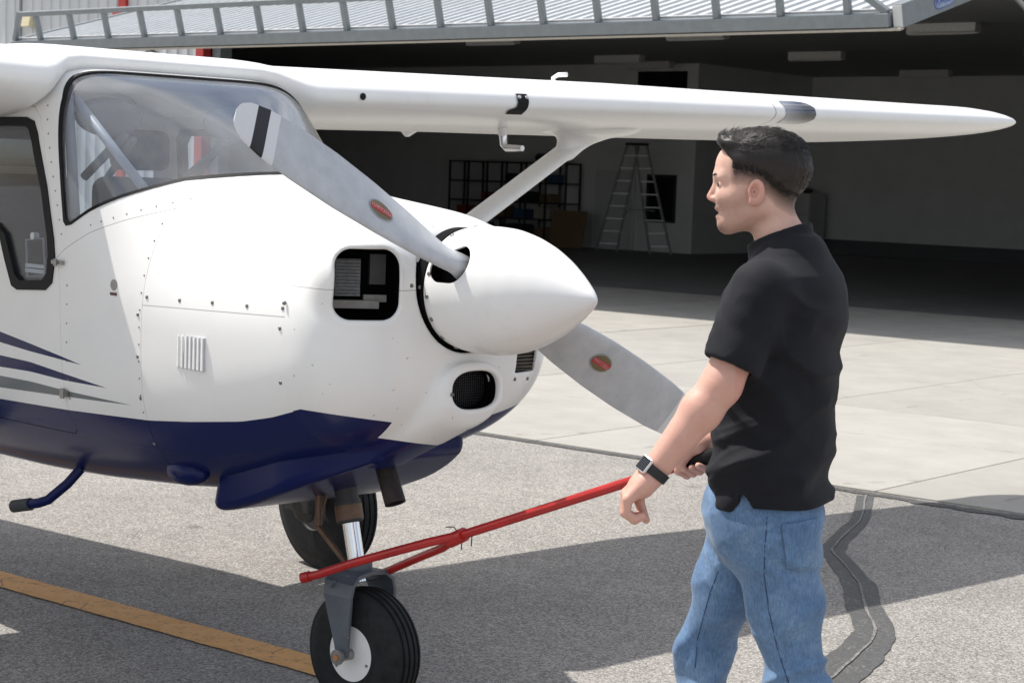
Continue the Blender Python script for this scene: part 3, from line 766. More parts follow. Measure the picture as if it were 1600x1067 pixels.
wsm = boolean(shell(frange(-.80, -1.64, .02), .003, .009, 144), [(prism_me(WS, -1.2, 1.2), 'INTERSECT')])
wsh = link('windshield', sharp(dress(wsm, [WGLASS, WGLASS]), 40), None, plane)
wss = boolean(shell(frange(-.80, -1.64, .02), -.002, .012, 144), [(prism_me(WS, -1.2, 1.2), 'INTERSECT'), (prism_me(WSI, -1.3, 1.3), 'DIFFERENCE')])
link('windshield_seal', sharp(dress(wss, [BLACK, BLACK]), 40), None, wsh)

# ---- nose bowl
def qsec(p):
    s = {k_: np.interp(np.minimum(p[..., 0], -.1), GX, v_).astype(f32) for k_, v_ in TB.items()}
    d = p[..., 2] - s['zm']; u_ = d > 0
    n = np.where(u_, s['nt'], s['nb']); h = np.where(u_, s['zt'] - s['zm'], s['zm'] - s['zb'])
    return (np.abs(p[..., 1] / s['w']) ** n + np.abs(d / h) ** n) ** (1 / n)
def bowl_out(p):
    q = qsec(p); s = np.maximum((p[..., 0] + .36) / .255, 0)
    b = ((q ** 3.0 + s ** 3.0) ** (1 / 3.0) - 1) * .36
    ck = p.copy(); ck[..., 1] = np.abs(ck[..., 1])
    b = smin(b, ell(ck, (-.225, .300, 1.362), (.118, .138, .122)), .05)
    t = np.clip((-.07 - p[..., 0]) / .33, 0, 1)
    cz = 1.042 - .17 * t; cy = .010 - .10 * t; ay = .118 + .03 * t; az = .090 + .02 * t
    e = (((np.abs(p[..., 1] - cy) / ay) ** 2.5 + (np.abs(p[..., 2] - cz) / az) ** 2.5) ** (1 / 2.5) - 1) * .085
    e = smax(e, p[..., 0] + .068 + .30 * np.clip(1.0 - p[..., 2], 0, .2), .03)
    return smin(b, e, .020)
_c, _s = math.cos(R(30)), math.sin(R(30))
MIN_ = np.array([[_c, -_s, 0], [_s, _c, 0], [0, 0, 1]], f32)
def bowl(p):
    f = bowl_out(p)
    r = np.sqrt(p[..., 1] ** 2 + (p[..., 2] - HUBZ) ** 2)
    f = smax(f, -np.maximum(r - .184, -.150 - p[..., 0]), .008)
    q = p.copy(); q[..., 1] = np.abs(q[..., 1])
    f = smax(f, -rbox(q, (-.157, .333, 1.342), (.17, .092, .097), .048, MIN_), .016)
    e = (((np.abs(p[..., 1] - .010) / .088) ** 2.6 + (np.abs(p[..., 2] - 1.042) / .055) ** 2.6) ** (1 / 2.6) - 1) * .055
    f = smax(f, -np.maximum(e, -.20 - p[..., 0]), .012)
    f = smax(f, -rbox(p, (-.13, .262, 1.112), (.09, .052, .036), .008), .004)
    return f
v_, q_ = polygonise(bowl, (-.42, -.52, .78), (-.03, .52, 1.62), .0055, 1.8, 3)
fc = v_[q_].mean(1); dv_ = bowl_out(v_.astype(f32)).astype(f32)
keep = fc[:, 0] > -.3565; v_[:, 0] = np.maximum(v_[:, 0], -.3568)
bwm = mesh_np('nose_bowl', v_, q_[keep])
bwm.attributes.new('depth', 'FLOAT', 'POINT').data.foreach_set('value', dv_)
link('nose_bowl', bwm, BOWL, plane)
bw = bpy.data.objects['nose_bowl']
# things seen inside the intakes
for s_ in (-1, 1):
    eg = MB()
    def cav(t0, t1, a0, a1, z0, z1, mi):
        P = lambda t, a, z: (-.157 + t * _c - a * _s, s_ * (.333 + t * _s + a * _c), z)
        eg.add([P(t, a, z) for z in (z0, z1) for t, a in ((t0, a0), (t1, a0), (t1, a1), (t0, a1))], [(0, 3, 2, 1), (4, 5, 6, 7), (0, 1, 5, 4), (1, 2, 6, 5), (2, 3, 7, 6), (3, 0, 4, 7)], mi)
    cav(-.168, -.150, -.005, .070, 1.300, 1.405, 0)
    for k in range(11): cav(-.150, -.138, -.003, .068, 1.302 + k * .0095, 1.3055 + k * .0095, 0)
    cav(-.168, -.120, -.055, .088, 1.268, 1.290, 1)
    cav(-.168, -.145, -.080, -.015, 1.285, 1.305, 1)
    cav(-.168, -.140, -.075, -.030, 1.335, 1.42, 2)
    eg.build('cylinder_fins', [plain('cast_alloy', (.30, .31, .32), .6, .2, .3, 60), plain('baffle_seal', (.45, .43, .40), .7), plain('engine_case', (.10, .10, .105), .6, .3)], bw)
mesh_ = MB()
for k in range(23): mesh_.box((-.132, -.078 + k * .008, .985), (-.130, -.0765 + k * .008, 1.10), 0)
for k in range(15): mesh_.box((-.135, -.082, .987 + k * .008), (-.133, .103, .9885 + k * .008), 0)
mesh_.build('intake_screen', plain('screen_wire', (.06, .06, .065), .45, .5), bw)
gr_ = MB()
for k in range(7): gr_.bar((-.16, .205, 1.082 + k * .0105), (-.16, .318, 1.082 + k * .0105), .016, .003, (.5, 0, 1))
gr_.build('oil_cooler_fins', plain('cooler_alloy', (.22, .20, .17), .5, .5), bw)

# ---- chin under the engine
def chin(p):
    zb_ = .600 + np.clip((p[..., 0] + .88) / .68, 0, 1.2) ** 1.25 * .27
    hy = .305 - .14 * np.clip((p[..., 0] + .60) / .32, 0, 1) ** 1.5
    q = np.stack([p[..., 0] + .60 - .25 * (p[..., 2] - .65) * (p[..., 0] < -.7), p[..., 1] * .305 / hy, p[..., 2] - zb_ - .14], -1)
    return rbox(q, (0, 0, 0), (.31, .305, .14), .032)
v_, q_ = polygonise(chin, (-.98, -.34, .58), (-.12, .34, 1.06), .008, 1.6, 3)
link('chin_cowl', mesh_np('chin_cowl', v_, q_), NAVY, plane)
v_, q_ = polygonise(lambda p: smax(ell(p, (-.985, -.345, .715), (.10, .05, .045)), -(p[..., 0] + 1.05), .02), (-1.2, -.5, .55), (-.75, -.2, .85), .01)
link('cowl_flap_blister', mesh_np('blister', v_, q_), NAVY, plane)
ex = MB(); ex.lathe([(0, .030), (.16, .032), (.161, .027), (.02, .025)], (-.425, -.04, .82), (.34, -.02, -.62), 28)
ex.build('exhaust_pipe', plain('sooty_steel', (.035, .028, .025), .55, .5, .4, 40), plane, True, angle=50)
MB().tube([(-1.633, -.33, .63), (-1.65, -.37, .58), (-1.687, -.42, .525), (-1.715, -.44, .512), (-1.76, -.455, .502)], .0165, 14).build('boarding_step', NAVY, plane, True, angle=60)
MB().tube([(-1.745, -.452, .505), (-1.822, -.472, .488)], .0215, 14).build('step_grip', plain('grip_rubber', (.05, .052, .055), .8), plane, True, angle=60)

# ---- spinner and propeller
prof = [(-.108, .170), (-.10, .1735), (-.06, .1785), (0, .1805), (.06, .177), (.12, .1635), (.18, .1425), (.24, .1135), (.29, .0840), (.33, .0575), (.36, .0360), (.38, .0195), (.390, .009), (.392, .001)]
fine = []
pz = np.array(prof)
tt = np.linspace(0, 1, 60); cum = np.r_[0, np.cumsum(np.hypot(*np.diff(pz, axis=0).T))]; cum /= cum[-1]
px_, pr_ = np.interp(tt, cum, pz[:, 0]), np.interp(tt, cum, pz[:, 1])
for _ in range(3):
    px_[1:-1] = (px_[:-2] + 2 * px_[1:-1] + px_[2:]) / 4; pr_[1:-1] = (pr_[:-2] + 2 * pr_[1:-1] + pr_[2:]) / 4
outer = list(zip(px_, pr_)); inner = [(a - .004, max(.0005, b - .006)) for a, b in outer]
mb = MB(); mb.lathe(outer + inner[::-1] + [outer[0]], (0, 0, HUBZ), (1, 0, 0), 96)
TH = R(26.5)
bd_ = Vector((0, -math.cos(TH), math.sin(TH))); bv = Vector((0, -math.sin(TH), -math.cos(TH)))
spm = mb.mesh('spinner')
bm = bmesh.new(); bm.from_mesh(spm); bmesh.ops.remove_doubles(bm, verts=bm.verts, dist=1e-6); bmesh.ops.recalc_face_normals(bm, faces=bm.faces); bm.to_mesh(spm); bm.free()
cut = []
for s_ in (1, -1):
    c_ = MB(); ax = bd_ * s_; tv = bv * s_; n = 40; vs = []
    for hh in (.06, .26):
        for k in range(n):
            a = 2 * math.pi * k / n; cx, cy = math.cos(a) * .058, math.sin(a) * .058
            if cx < 0: cx -= .035; cy *= .80
            vs.append(tuple(Vector((0, 0, HUBZ)) + ax * hh + Vector((1, 0, 0)) * cx + tv * (cy + .012 * (cx < 0))))
    c_.add(vs, [tuple(range(n)), tuple(range(2 * n - 1, n - 1, -1))] + [(i, n + i, n + (i + 1) % n, (i + 1) % n) for i in range(n)])
    cut.append((c_.mesh('c'), 'DIFFERENCE'))
spm = boolean(spm, cut)
sp = link('spinner', sharp(dress(spm, [WHITE]), 35), None, plane)
MB().lathe([(-.09, .001), (-.09, .125), (.06, .11), (.1, .06), (.1, .001)], (0, 0, HUBZ), (1, 0, 0), 40).build('hub', MATTE, sp, True, angle=40)
MB().lathe([(-.155, .001), (-.155, .172), (-.112, .172), (-.112, .001)], (0, 0, HUBZ), (1, 0, 0), 64).build('backplate', MATTE, sp, True, angle=40)
m = NT('prop_blade_paint'); o = m.obj(); X, Y, Z = m.sep(o)
rr = m.math('SQRT', m.math('ADD', m.math('MULTIPLY', Y, Y), m.math('POWER', m.math('SUBTRACT', Z, HUBZ), 2.)))
n1 = m.noise(o, 16., 6, .65); n2 = m.noise(o, 70., 5, .7)
c = m.ramp(n1, [(.3, (.43, .445, .47)), (.7, (.54, .555, .575))])
c = m.mix(m.ramp(m.noise(o, 7., 5, .7), [(.60, 0), (.72, .5)]), c, (.36, .355, .355))
c = m.mix(m.ramp(rr, [(.13, .85), (.20, 0)]), c, (.05, .05, .05))
c = m.mix(m.math('GREATER_THAN', rr, .862), c, (.68, .69, .70))
c = m.mix(m.math('MULTIPLY', m.math('GREATER_THAN', rr, .897), m.math('LESS_THAN', rr, .938)), c, (.012, .012, .014))
m.set(col=c, rough=m.math('MULTIPLY_ADD', n2, .2, .36), spec=.5, metal=.1); BLADE = m.m
sr = np.array([.06, .10, .16, .25, .35, .5, .65, .8, .9, .96, .99, 1.0])
sc_ = np.array([.076, .080, .102, .136, .155, .168, .170, .160, .146, .126, .095, .05])
stk = np.array([.068, .064, .052, .036, .027, .020, .016, .012, .010, .008, .006, .003])
sc_[8:12] = [.140, .112, .076, .035]
sb = np.array([60, 57, 50, 43, 37, 30, 24, 20, 18, 17, 17, 17.])
afx = [(0, 0), (.01, .35), (.04, .62), (.12, .88), (.25, 1.), (.4, .98), (.6, .78), (.8, .45), (.95, .14), (1., .02)]
def blade_pt(r, c, t, b, s_, u, w):        # u 0..1 from leading edge, w up from the chord (fraction of thickness)
    cv = (bv * s_) * math.cos(b) + Vector((1, 0, 0)) * math.sin(b); nv = Vector((1, 0, 0)) * math.cos(b) - (bv * s_) * math.sin(b)
    return Vector((0, 0, HUBZ)) + bd_ * (s_ * r) + cv * (c * (.46 - u)) + nv * (w * t)
rs = np.concatenate([np.linspace(.06, .9, 34), np.linspace(.91, 1.0, 14)])
OVAL = [plain('decal_rim', (.35, .36, .37), .4), plain('decal_brown', (.16, .12, .055), .45), plain('decal_red', (.50, .03, .04), .45), plain('decal_white', (.7, .68, .62), .5)]
for s_ in (1, -1):
    mb = MB(); npf = 0
    loopd = [(u, w) for u, w in afx] + [(u, -w * .38) for u, w in afx[-2:0:-1]]; npf = len(loopd)
    for r in rs:
        c, t, b = np.interp(r, sr, sc_), np.interp(r, sr, stk), R(float(np.interp(r, sr, sb)))
        rd = float(np.clip((r - .08) / .12, 0, 1))
        for i, (u, w) in enumerate(loopd):
            a = 2 * math.pi * i / npf; ur, wr = .5 - .5 * math.cos(a), .5 * math.sin(a) * c / t
            mb.v.append(tuple(blade_pt(r, c, t, b, s_, ur + (u - ur) * rd, wr + (w * .62 - wr) * rd)))
    for i in range(len(rs) - 1):
        for j in range(npf):
            a = i * npf + j; b = i * npf + (j + 1) % npf; mb.f.append((a, b, b + npf, a + npf)); mb.mi.append(0)
    mb.f.append(tuple((len(rs) - 1) * npf + j for j in range(npf))); mb.mi.append(0)
    bl = mb.build('propeller_blade', BLADE, plane, True, angle=50)
    # oval maker's decal on the front face
    def face(r, u, lift):
        c, t, b = np.interp(r, sr, sc_), np.interp(r, sr, stk), R(float(np.interp(r, sr, sb)))
        w = float(np.interp(u, [a for a, _ in afx], [q for _, q in afx])) * .62
        return blade_pt(r, c, t, b, s_, u, w) + (Vector((1, 0, 0)) * math.cos(b) - (bv * s_) * math.sin(b)) * lift
    def disc(a, bb, lift, mi, clip=None):
        n = 36; ringp = []
        for k in range(n):
            t_ = 2 * math.pi * k / n; x, y = a * math.cos(t_), bb * math.sin(t_)
            if clip: y = max(-clip, min(clip, y + x * -.12)) if clip else y
            ringp.append((x, y))
        vs = [face(.485, .45, lift)] + [face(.485 + x, .45 + y / .163, lift) for x, y in ringp]
        return vs, [(0, 1 + k, 1 + (k + 1) % n) for k in range(n)], mi
    q = MB(); q.add(*disc(.045, .030, .0016, 0)); q.add(*disc(.0405, .0258, .0024, 1)); q.add(*disc(.0400, .0253, .0032, 2, .0095))
    dc = q.build('decal', OVAL, bl, fix=False)
    tm = text_mesh('HARTZELL', .0160, .0002)
    flipx = 1 if s_ < 0 else -1
    for v_ in tm.vertices:
        x, y, z = v_.co; yy = y - x * .06
        v_.co = face(.485 + x * flipx, .45 + s_ * yy / .163, .0042)
    link('decal_lettering', tm, OVAL[3], bl)

# ---- wings
afu = np.array([0, .004, .012, .025, .05, .09, .14, .2, .3, .4, .5, .6, .7, .8, .9, .96, 1.])
ytk = 5 * .125 * (.2969 * np.sqrt(afu) - .126 * afu - .3516 * afu ** 2 + .2843 * afu ** 3 - .1015 * afu ** 4)
cmb = np.where(afu < .4, .02 / .16 * (.8 * afu - afu ** 2), .02 / .36 * (.2 + .8 * afu - afu ** 2))
def wing(s_):
    ys = [0, .20, .36, .42, .46, .50, .54, .58, .64, .72, .82, .95] + frange(1.1, 4.7, .3) + [4.82, 4.92, 5.0, 5.07, 5.13, 5.175, 5.205, 5.225, 5.235]
    mb = MB(); n = 2 * len(afu) - 2
    for y in ys:
        k = float(np.clip((y - .38) / .17, 0, 1)); k = k * k * (3 - 2 * k)
        tq = float(np.clip((y - 2.3) / 2.4, 0, 1)); inc = .035 + .037 * k + .030 * tq; le = -1.605 + .105 * k; c = 3.0 + le - .30 * tq; zle = 1.985 + (1.902 + .0245 * y - 1.985) * k; suf = .62 + .53 * k
        low = 1. + (.45 if s_ < 0 else .0) * math.exp(-((y - .56) / .22) ** 2)
        tp = float(np.clip((y - 4.70) / .536, 0, 1)); sh = max(0, 1 - tp ** 2.6) ** .5; cc = c * (.55 + .45 * sh) if tp else c
        le2 = le - (c - cc) * .10
        th = max(sh ** .22, .5) if tp else 1.
        up_ = [(le2 - cc * u, zle - cc * u * inc + cc * (cm + yt) * suf * th) for u, yt, cm in zip(afu, ytk, cmb)]
        lo_ = [(le2 - cc * u, zle - cc * u * inc + cc * (cm - yt * low) * th) for u, yt, cm in zip(afu, ytk, cmb)]
        for x, z in up_ + lo_[-2:0:-1]: mb.v.append((x, s_ * y, z))
    for i in range(len(ys) - 1):
        for j in range(n):
            a = i * n + j; b = i * n + (j + 1) % n; mb.f.append((a, b, b + n, a + n)); mb.mi.append(0)
    mb.f.append(tuple((len(ys) - 1) * n + j for j in range(n))); mb.mi.append(0)
    o = mb.build('wing', WINGP, plane, True, angle=55)
    return o
m = NT('wing_paint'); o, c, n2 = paint_base(m); X, Y, Z = m.sep(o)
dirt = m.noise(m.mapped(o, (.6, 5, 1)), 4., 5, .7); c = m.mix(m.ramp(dirt, [(.55, 0.), (.85, .14)]), c, (.50, .44, .34))
AY = m.math('ABSOLUTE', Y)
ln_ = m.math('LESS_THAN', m.math('ABSOLUTE', m.math('SUBTRACT', AY, 3.13)), .004)
ln_ = m.math('MULTIPLY', ln_, m.math('GREATER_THAN', X, -1.66))
rv = m.math('LESS_THAN', m.math('ABSOLUTE', m.math('SUBTRACT', m.math('FRACT', m.math('MULTIPLY', AY, 22.)), .5)), .2)
rvx = m.math('LESS_THAN', m.math('ABSOLUTE', m.math('ADD', X, 2.62)), .006)
ln_ = m.math('MAXIMUM', ln_, m.math('MULTIPLY', m.math('MULTIPLY', rv, rvx), .7))
fl = m.math('LESS_THAN', m.math('ABSOLUTE', m.math('ADD', X, 2.55)), .004)
c = m.mix(m.math('MULTIPLY', m.math('MAXIMUM', ln_, fl), .6), c, (.12, .11, .10)); WINGP = finish(m, c, n2)
wr_ = wing(-1); wl_ = wing(1)
def wz(y): return 1.902 + .0245 * y
# details on the far wing
lens = MB(); n = 24
m = NT('landing_light_lens'); o = m.obj(); X, Y, Z = m.sep(o)
m.set(col=m.ramp(m.math('DIVIDE', m.math('SUBTRACT', Y, 3.2), .25), [(0., (.30, .31, .34)), (.35, (.12, .125, .15)), (.6, (.012, .014, .025)), (1., (.008, .009, .016))]), rough=.06, coat=1.); LENS = m.m
def wsurf(y, u, upper, lift=.002):
    i = float(np.interp(u, afu, ytk)); cm = float(np.interp(u, afu, cmb)); cc = 1.5
    z = wz(y) - cc * u * .075 + cc * ((cm + i) * 1.15 if upper else cm - i); d = lift
    return (-1.5 - cc * u + d * (1.0 if u < .02 else .3), y, z + (d if upper else -d) * (0.3 if u < .02 else 1))
us = [(.035, 1), (.02, 1), (.008, 1), (.002, 1), (.0, 1), (.002, 0), (.008, 0), (.02, 0), (.035, 0)]
yl = [3.2, 3.24, 3.28, 3.32, 3.36, 3.39, 3.41, 3.425]
for y in yl:
    f = 1. if y < 3.3 else math.sqrt(max(.02, 1 - ((y - 3.3) / .13) ** 2))
    for u, up_ in us: lens.v.append(wsurf(y, u * f, up_))
for i in range(len(yl) - 1):
    for j in range(len(us) - 1): a = i * len(us) + j; lens.f.append((a, a + 1, a + 1 + len(us), a + len(us))); lens.mi.append(0)
lens.build('landing_light', LENS, wl_, True)
sw = MB()
for (y0, y1, uu) in ((1.505, 1.565, [(.012, 1), (.004, 1), (0, 1), (.004, 0), (.012, 0), (.025, 0)]),):
    for y in (y0, y1):
        for k, (u, up_) in enumerate(uu): sw.v.append(wsurf(y - .03 * (k >= 4) * (y == y0), u, up_, .006))
    n_ = len(uu)
    for j in range(n_ - 1): sw.f.append((j, j + 1, j + 1 + n_, j + n_)); sw.mi.append(0)
for y in (1.515, 1.555): sw.tube([wsurf(y, .004, 1, .004), wsurf(y, .004, 1, .011)], .007, 8, 1)
sw.build('stall_warning_vane', [BLACK, WHITEP], wl_, fix=False)
MB().lathe([(0, .013), (.003, .013), (.003, .0)], wsurf(.728, 0, 1, 0), (1, 0, 0), 16).build('air_vent', BLACK, wl_)
pt = MB(); zb = wz(1.82) - .07
pt.tube([(-1.9, 1.80, zb + .01), (-1.9, 1.815, zb - .055)], [.022, .020], 14, 0); pt.tube([(-1.9, 1.815, zb - .05), (-1.9, 1.82, zb - .095), (-1.885, 1.822, zb - .108), (-1.79, 1.824, zb - .108)], [.017, .016, .015, .012], 12, 1)
pt.build('pitot_tube', [WHITE, CHROME], wl_, True, angle=40)
MB().tube([(-2.0, 2.2, 2.03), (-2.0, 2.2, 2.085), (-1.985, 2.215, 2.098), (-1.95, 2.235, 2.10)], .010, 10).build('fuel_vent', WHITE, wl_, True)
for y in (2.16, 3.47):
    MB().prism([(-2.72, wz(y) - .05), (-2.98, wz(y) - .065), (-2.97, wz(y) - .10), (-2.92, wz(y) - .135)], 1, y - .012, y + .012).build('flap_bracket', WHITE, wl_)
fz = wz(2.4) - .02
v_, q_ = polygonise(lambda p: smin(ell(p, (-2.0, 2.42, fz - .055), (.26, .24, .055)), cone(p, (-2.0, 2.42, fz - .06), (-2.0, 2.30, fz - .165), .065, .048), .07), (-2.4, 2.05, fz - .3), (-1.6, 2.8, fz + .1), .012)
link('strut_fairing', mesh_np('strut_fairing', v_, q_), WHITE, wl_)
for s_ in (-1, 1):
    a, b = Vector((-2.0, s_ * 2.36, fz - .135)), Vector((-1.98, s_ * .50, .74))
    st = MB(); d = (a - b).normalized(); cv = Vector((1, 0, 0)); cv = (cv - d * cv.dot(d)).normalized(); nv = d.cross(cv)
    for e in (a, b):
        for k in range(20):
            t = 2 * math.pi * k / 20; cx = math.cos(t); st.v.append(tuple(e + cv * (.062 * cx if cx > 0 else .085 * cx) + nv * (.026 * math.sin(t))))
    st.f += [(k, (k + 1) % 20, 20 + (k + 1) % 20, 20 + k) for k in range(20)]; st.mi += [0] * 20
    st.build('wing_strut', WHITE, plane, True)

# ---- tail, out of view behind
for nm, poly, ax, a, b in (('fin', [(-6.2, 1.62), (-7.0, 3.0), (-7.55, 3.0), (-7.6, 1.5)], 1, -.04, .04), ('stabilizer', [(-6.6, -2.0), (-6.45, 0), (-6.6, 2.0), (-7.3, 2.0), (-7.3, -2.0)], 2, 1.50, 1.57)):
    MB().prism(poly, ax, a, b).build(nm, WHITE, plane, bevel=.02)

# ---- cabin
dsh = MB()
for k in range(13):
    x = -.93 - .0 * k
pts = []
for k in range(21):
    a = -1 + 2 * k / 20; pts.append(a)
top = [(-1.42 + .48 * math.sqrt(max(0, 1 - a * a)), a * .47, 1.435 + .16 * math.sqrt(max(0, 1 - a * a))) for a in pts]
rear = [(-1.47, a * .47, 1.40 + .15 * math.sqrt(max(0, 1 - (a * .96) ** 2))) for a in pts]
low = [(-1.45, a * .47, 1.05) for a in pts]
dsh.v += top + rear + low
for L in (0, 1):
    for k in range(20): dsh.f.append((L * 21 + k, L * 21 + k + 1, (L + 1) * 21 + k + 1, (L + 1) * 21 + k)); dsh.mi.append(0)
dsh.build('instrument_panel', plain('dash_grey', (.22, .23, .235), .8), plane, True, angle=40)
MB().box((-3.2, -.36, .70), (-1.0, .36, .74)).build('cabin_floor', GREYI, plane)
for y in (-.24, .24):
    v_, q_ = polygonise(lambda p: smin(rbox(p, (-1.95, y, 1.03), (.23, .2, .07), .05), rbox(p, (-2.2, y, 1.32), (.055, .19, .28), .05), .04), (-2.4, y - .3, .85), (-1.6, y + .3, 1.75), .02)
    st = link('seat', mesh_np('seat', v_, q_), SEAT, plane)
    v_, q_ = polygonise(lambda p: rbox(p, (-2.2, y, 1.70), (.04, .12, .075), .035), (-2.35, y - .2, 1.55), (-2.05, y + .2, 1.85), .015)
    link('headrest', mesh_np('headrest', v_, q_), SEAT, st)
    MB().box((-2.15, y - .17, .745), (-1.75, y + .17, .96)).build('seat_base', GREYI, st)
TUB = plain('brace_tube', (.34, .36, .40), .5, 0, .06, 20)
for s_ in (-1, 1):
    MB().tube([(-1.60, s_ * .41, 1.875), (-1.22, s_ * .37, 1.575)], .0155, 12).build('brace_tube', TUB, plane, True)
    MB().tube([(-1.50, s_ * .445, 1.47), (-1.56, s_ * .44, 1.86)], .017, 12).build('brace_tube', TUB, plane, True)
    MB().tube([(-1.60, s_ * .20, 1.745), (-1.82, s_ * .22, 1.60)], .016, 10).build('brace_tube', GREYI, plane, True)
    MB().tube([(-1.58, s_ * .18, 1.73), (-1.80, s_ * .15, 1.59)], .012, 10).build('brace_tube', GREYI, plane, True)
    v_, q_ = polygonise(lambda p: ell(p, (-1.62, s_ * .25, 1.80), (.03, .13, .065)), (-1.7, s_ * .25 - .2, 1.7), (-1.5, s_ * .25 + .2, 1.9), .012)
    link('sun_visor', mesh_np('visor', v_, q_), GREYI, plane)
    yk = MB(); yk.tube([(-1.42, s_ * .25, 1.42), (-1.58, s_ * .25, 1.45)], .015, 10); yk.tube([(-1.6, s_ * .25 - .15, 1.54), (-1.6, s_ * .25 - .13, 1.44), (-1.6, s_ * .25, 1.43), (-1.6, s_ * .25 + .13, 1.44), (-1.6, s_ * .25 + .15, 1.54)], .015, 10)
    yk.build('control_yoke', BLACK, plane, True)
MB().box((-3.1, -.44, .74), (-3.05, .44, 1.35)).build('cargo_net_frame', GREYI, plane)

# ---- small fittings on the right side
fas = MB()
def stud(x, z, r=.006, lift=.003, side=-1):
    y = side_y(x, z) if x < -.357 else None
    if y is None: return
    s1, s0 = side_y(x, z + .01), side_y(x, z - .01); ny = 1.; nz = -(s1 - s0) / .02
    fas.lathe([(-.002, r), (lift * .6, r), (lift, r * .6), (lift, .0003)], (x, side * y, z), (0, side * ny, nz), 10)
for x, z in ((-.993, 1.253), (-.836, 1.254), (-.682, 1.258), (-.525, 1.26), (-.371, 1.265), (-1.03, 1.197), (-1.028, 1.07), (-1.025, .943), (-1.02, .80), (-.372, 1.209), (-.372, 1.057)): stud(x, z)
for k in range(12): stud(-1.022, .90 + k * .052, .0028, .002)
for k in range(10): stud(-1.455 - .035 * k * .4, 1.42 + k * .045, .0028, .002)
for k in range(9): stud(-1.30 + k * .045, 1.455 + .0 + k * .0135, .0026, .002)
for k in range(7): stud(-1.418, .90 + k * .06, .0028, .002)
fo = fas.build('fasteners', plain('fastener_steel', (.22, .21, .20), .4, .8), plane, True); fo['kind'] = 'stuff'
sf = MB()
for a in (96, 118, 140, 160, 186, 205, 225, 250, 275, 300, 330, 0, 30, 55, 75):
    ang = R(a); y, z = -math.sin(ang), math.cos(ang)
    sf.lathe([(-.002, .0065), (.002, .0065), (.003, .003), (.003, .0003)], (-.088, y * .1755, HUBZ + z * .1755), (-.05, y, z), 10)
so = sf.build('spinner_screws', plain('screw_steel', (.22, .21, .20), .4, .8), sp, True); so['kind'] = 'stuff'
nf = MB()
for (y, z) in ((-.205, 1.34), (-.172, 1.335), (.215, 1.058), (.285, 1.055), (-.085, 1.035), (-.46, 1.28)):
    lo_x, hi_x = -.36, -.03
    for _ in range(30):
        mx = (lo_x + hi_x) / 2
        if bowl_out(np.array([[mx, y, z]], f32))[0] < 0: lo_x = mx
        else: hi_x = mx
    nf.lathe([(-.003, .006), (.002, .006), (.003, .0003)], (lo_x, y, z), (.8, y, .1), 10)
no = nf.build('bowl_screws', plain('screw_steel_dark', (.20, .19, .18), .4, .8), bw, True); no['kind'] = 'stuff'
lv = MB(); yv = -side_y(-.77, 1.10)
lv.box((-.845, yv - .0015, 1.056), (-.697, yv + .02, 1.154), 0)
lvo = lv.build('louvre_panel', plain('louvre_shadow', (.50, .51, .54), .6), plane)
for k in range(7):
    x = -.836 + k * .0205; MB().prism([(x, yv - .0018), (x + .014, yv - .0018), (x + .013, yv - .0058), (x + .004, yv - .003)], 2, 1.058, 1.152).build('louvre', WHITE, lvo)
ys_ = -side_y(-1.161, 1.278)
MB().lathe([(-.004, .017), (.002, .017), (.002, .0005)], (-1.161, ys_, 1.278), (0, -1, 0), 20).build('static_port', STEEL, plane, True, angle=40)
MB().box((-1.178, ys_ - .003, 1.246), (-1.143, ys_ + .01, 1.255)).build('placard', plain('placard_red', (.10, .03, .025), .5), plane)

# ---- nose gear and main gear
PV = Vector((-.526, 0, 0)); YAW = R(-8 * -1)
def yw(p):
    x, y, z = p; c, s = math.cos(YAW), math.sin(YAW); return (PV.x + x * c - y * s, PV.y + x * s + y * c, z)
RUB = NT('tyre_rubber'); o = RUB.obj(); n1 = RUB.noise(o, 30., 5, .65)
RUB.set(col=RUB.ramp(n1, [(.3, (.012, .0125, .0135)), (.7, (.026, .027, .029))]), rough=.7, spec=.22); RUB = RUB.m
def tyre(rad, w, rim):
    pr = []
    for k in range(33):
        t = -math.pi / 2 + math.pi * k / 32 * 1.0; a = math.pi * k / 32
        ax = -math.cos(a) * w / 2; rr_ = rim + (rad - rim) * math.sin(a) ** .45
        if abs(ax) < w * .36: rr_ = rad - .006 * (ax / (w * .36)) ** 2
        pr.append((ax, rr_))
    out = []
    for ax, rr_ in pr:
        out.append((ax, rr_))
    g = []
    for gx in (-.26, -.09, .09, .26):
        gx *= w; g += [(gx - .0045, 0), (gx - .0035, -.007), (gx + .0035, -.007), (gx + .0045, 0)]
    mid_ = [(ax, rad - .006 * (ax / (w * .36)) ** 2 + dr) for ax, dr in g]
    body = [p for p in out if not (abs(p[0]) < w * .30)]
    full = sorted(body + mid_, key=lambda p: p[0])
    return full
def wheel(name, c, axis, rad, w, rim):
    o = MB().lathe(tyre(rad, w, rim), c, axis, 72).build(name, RUB, plane, True, angle=35)
    a = Vector(axis).normalized(); c = Vector(c)
    rm = MB()
    rm.lathe([(-w * .42, .001), (-w * .42, rim * .99), (-w * .49, rim * 1.01), (-w * .49, rim * 1.04), (-w * .3, rim * 1.03), (w * .3, rim * 1.03), (w * .49, rim * 1.04), (w * .49, rim * 1.01), (w * .42, rim * .99), (w * .42, .001)], c, a, 48)
    rm.build('rim', WHITEP if name == 'nose_wheel' else plain('dark_rim', (.06, .06, .062), .5, .3), o, True, angle=30)
    return o
nax = Vector(yw((0, -1, 0))) - PV; nax.z = 0
WC = (PV.x, 0, .195)
nw = wheel('nose_wheel', WC, tuple(nax), .195, .125, .085)
hc = MB(); hc.lathe([(.062, .001), (.062, .088), (.058, .0885)], WC, tuple(nax), 40)
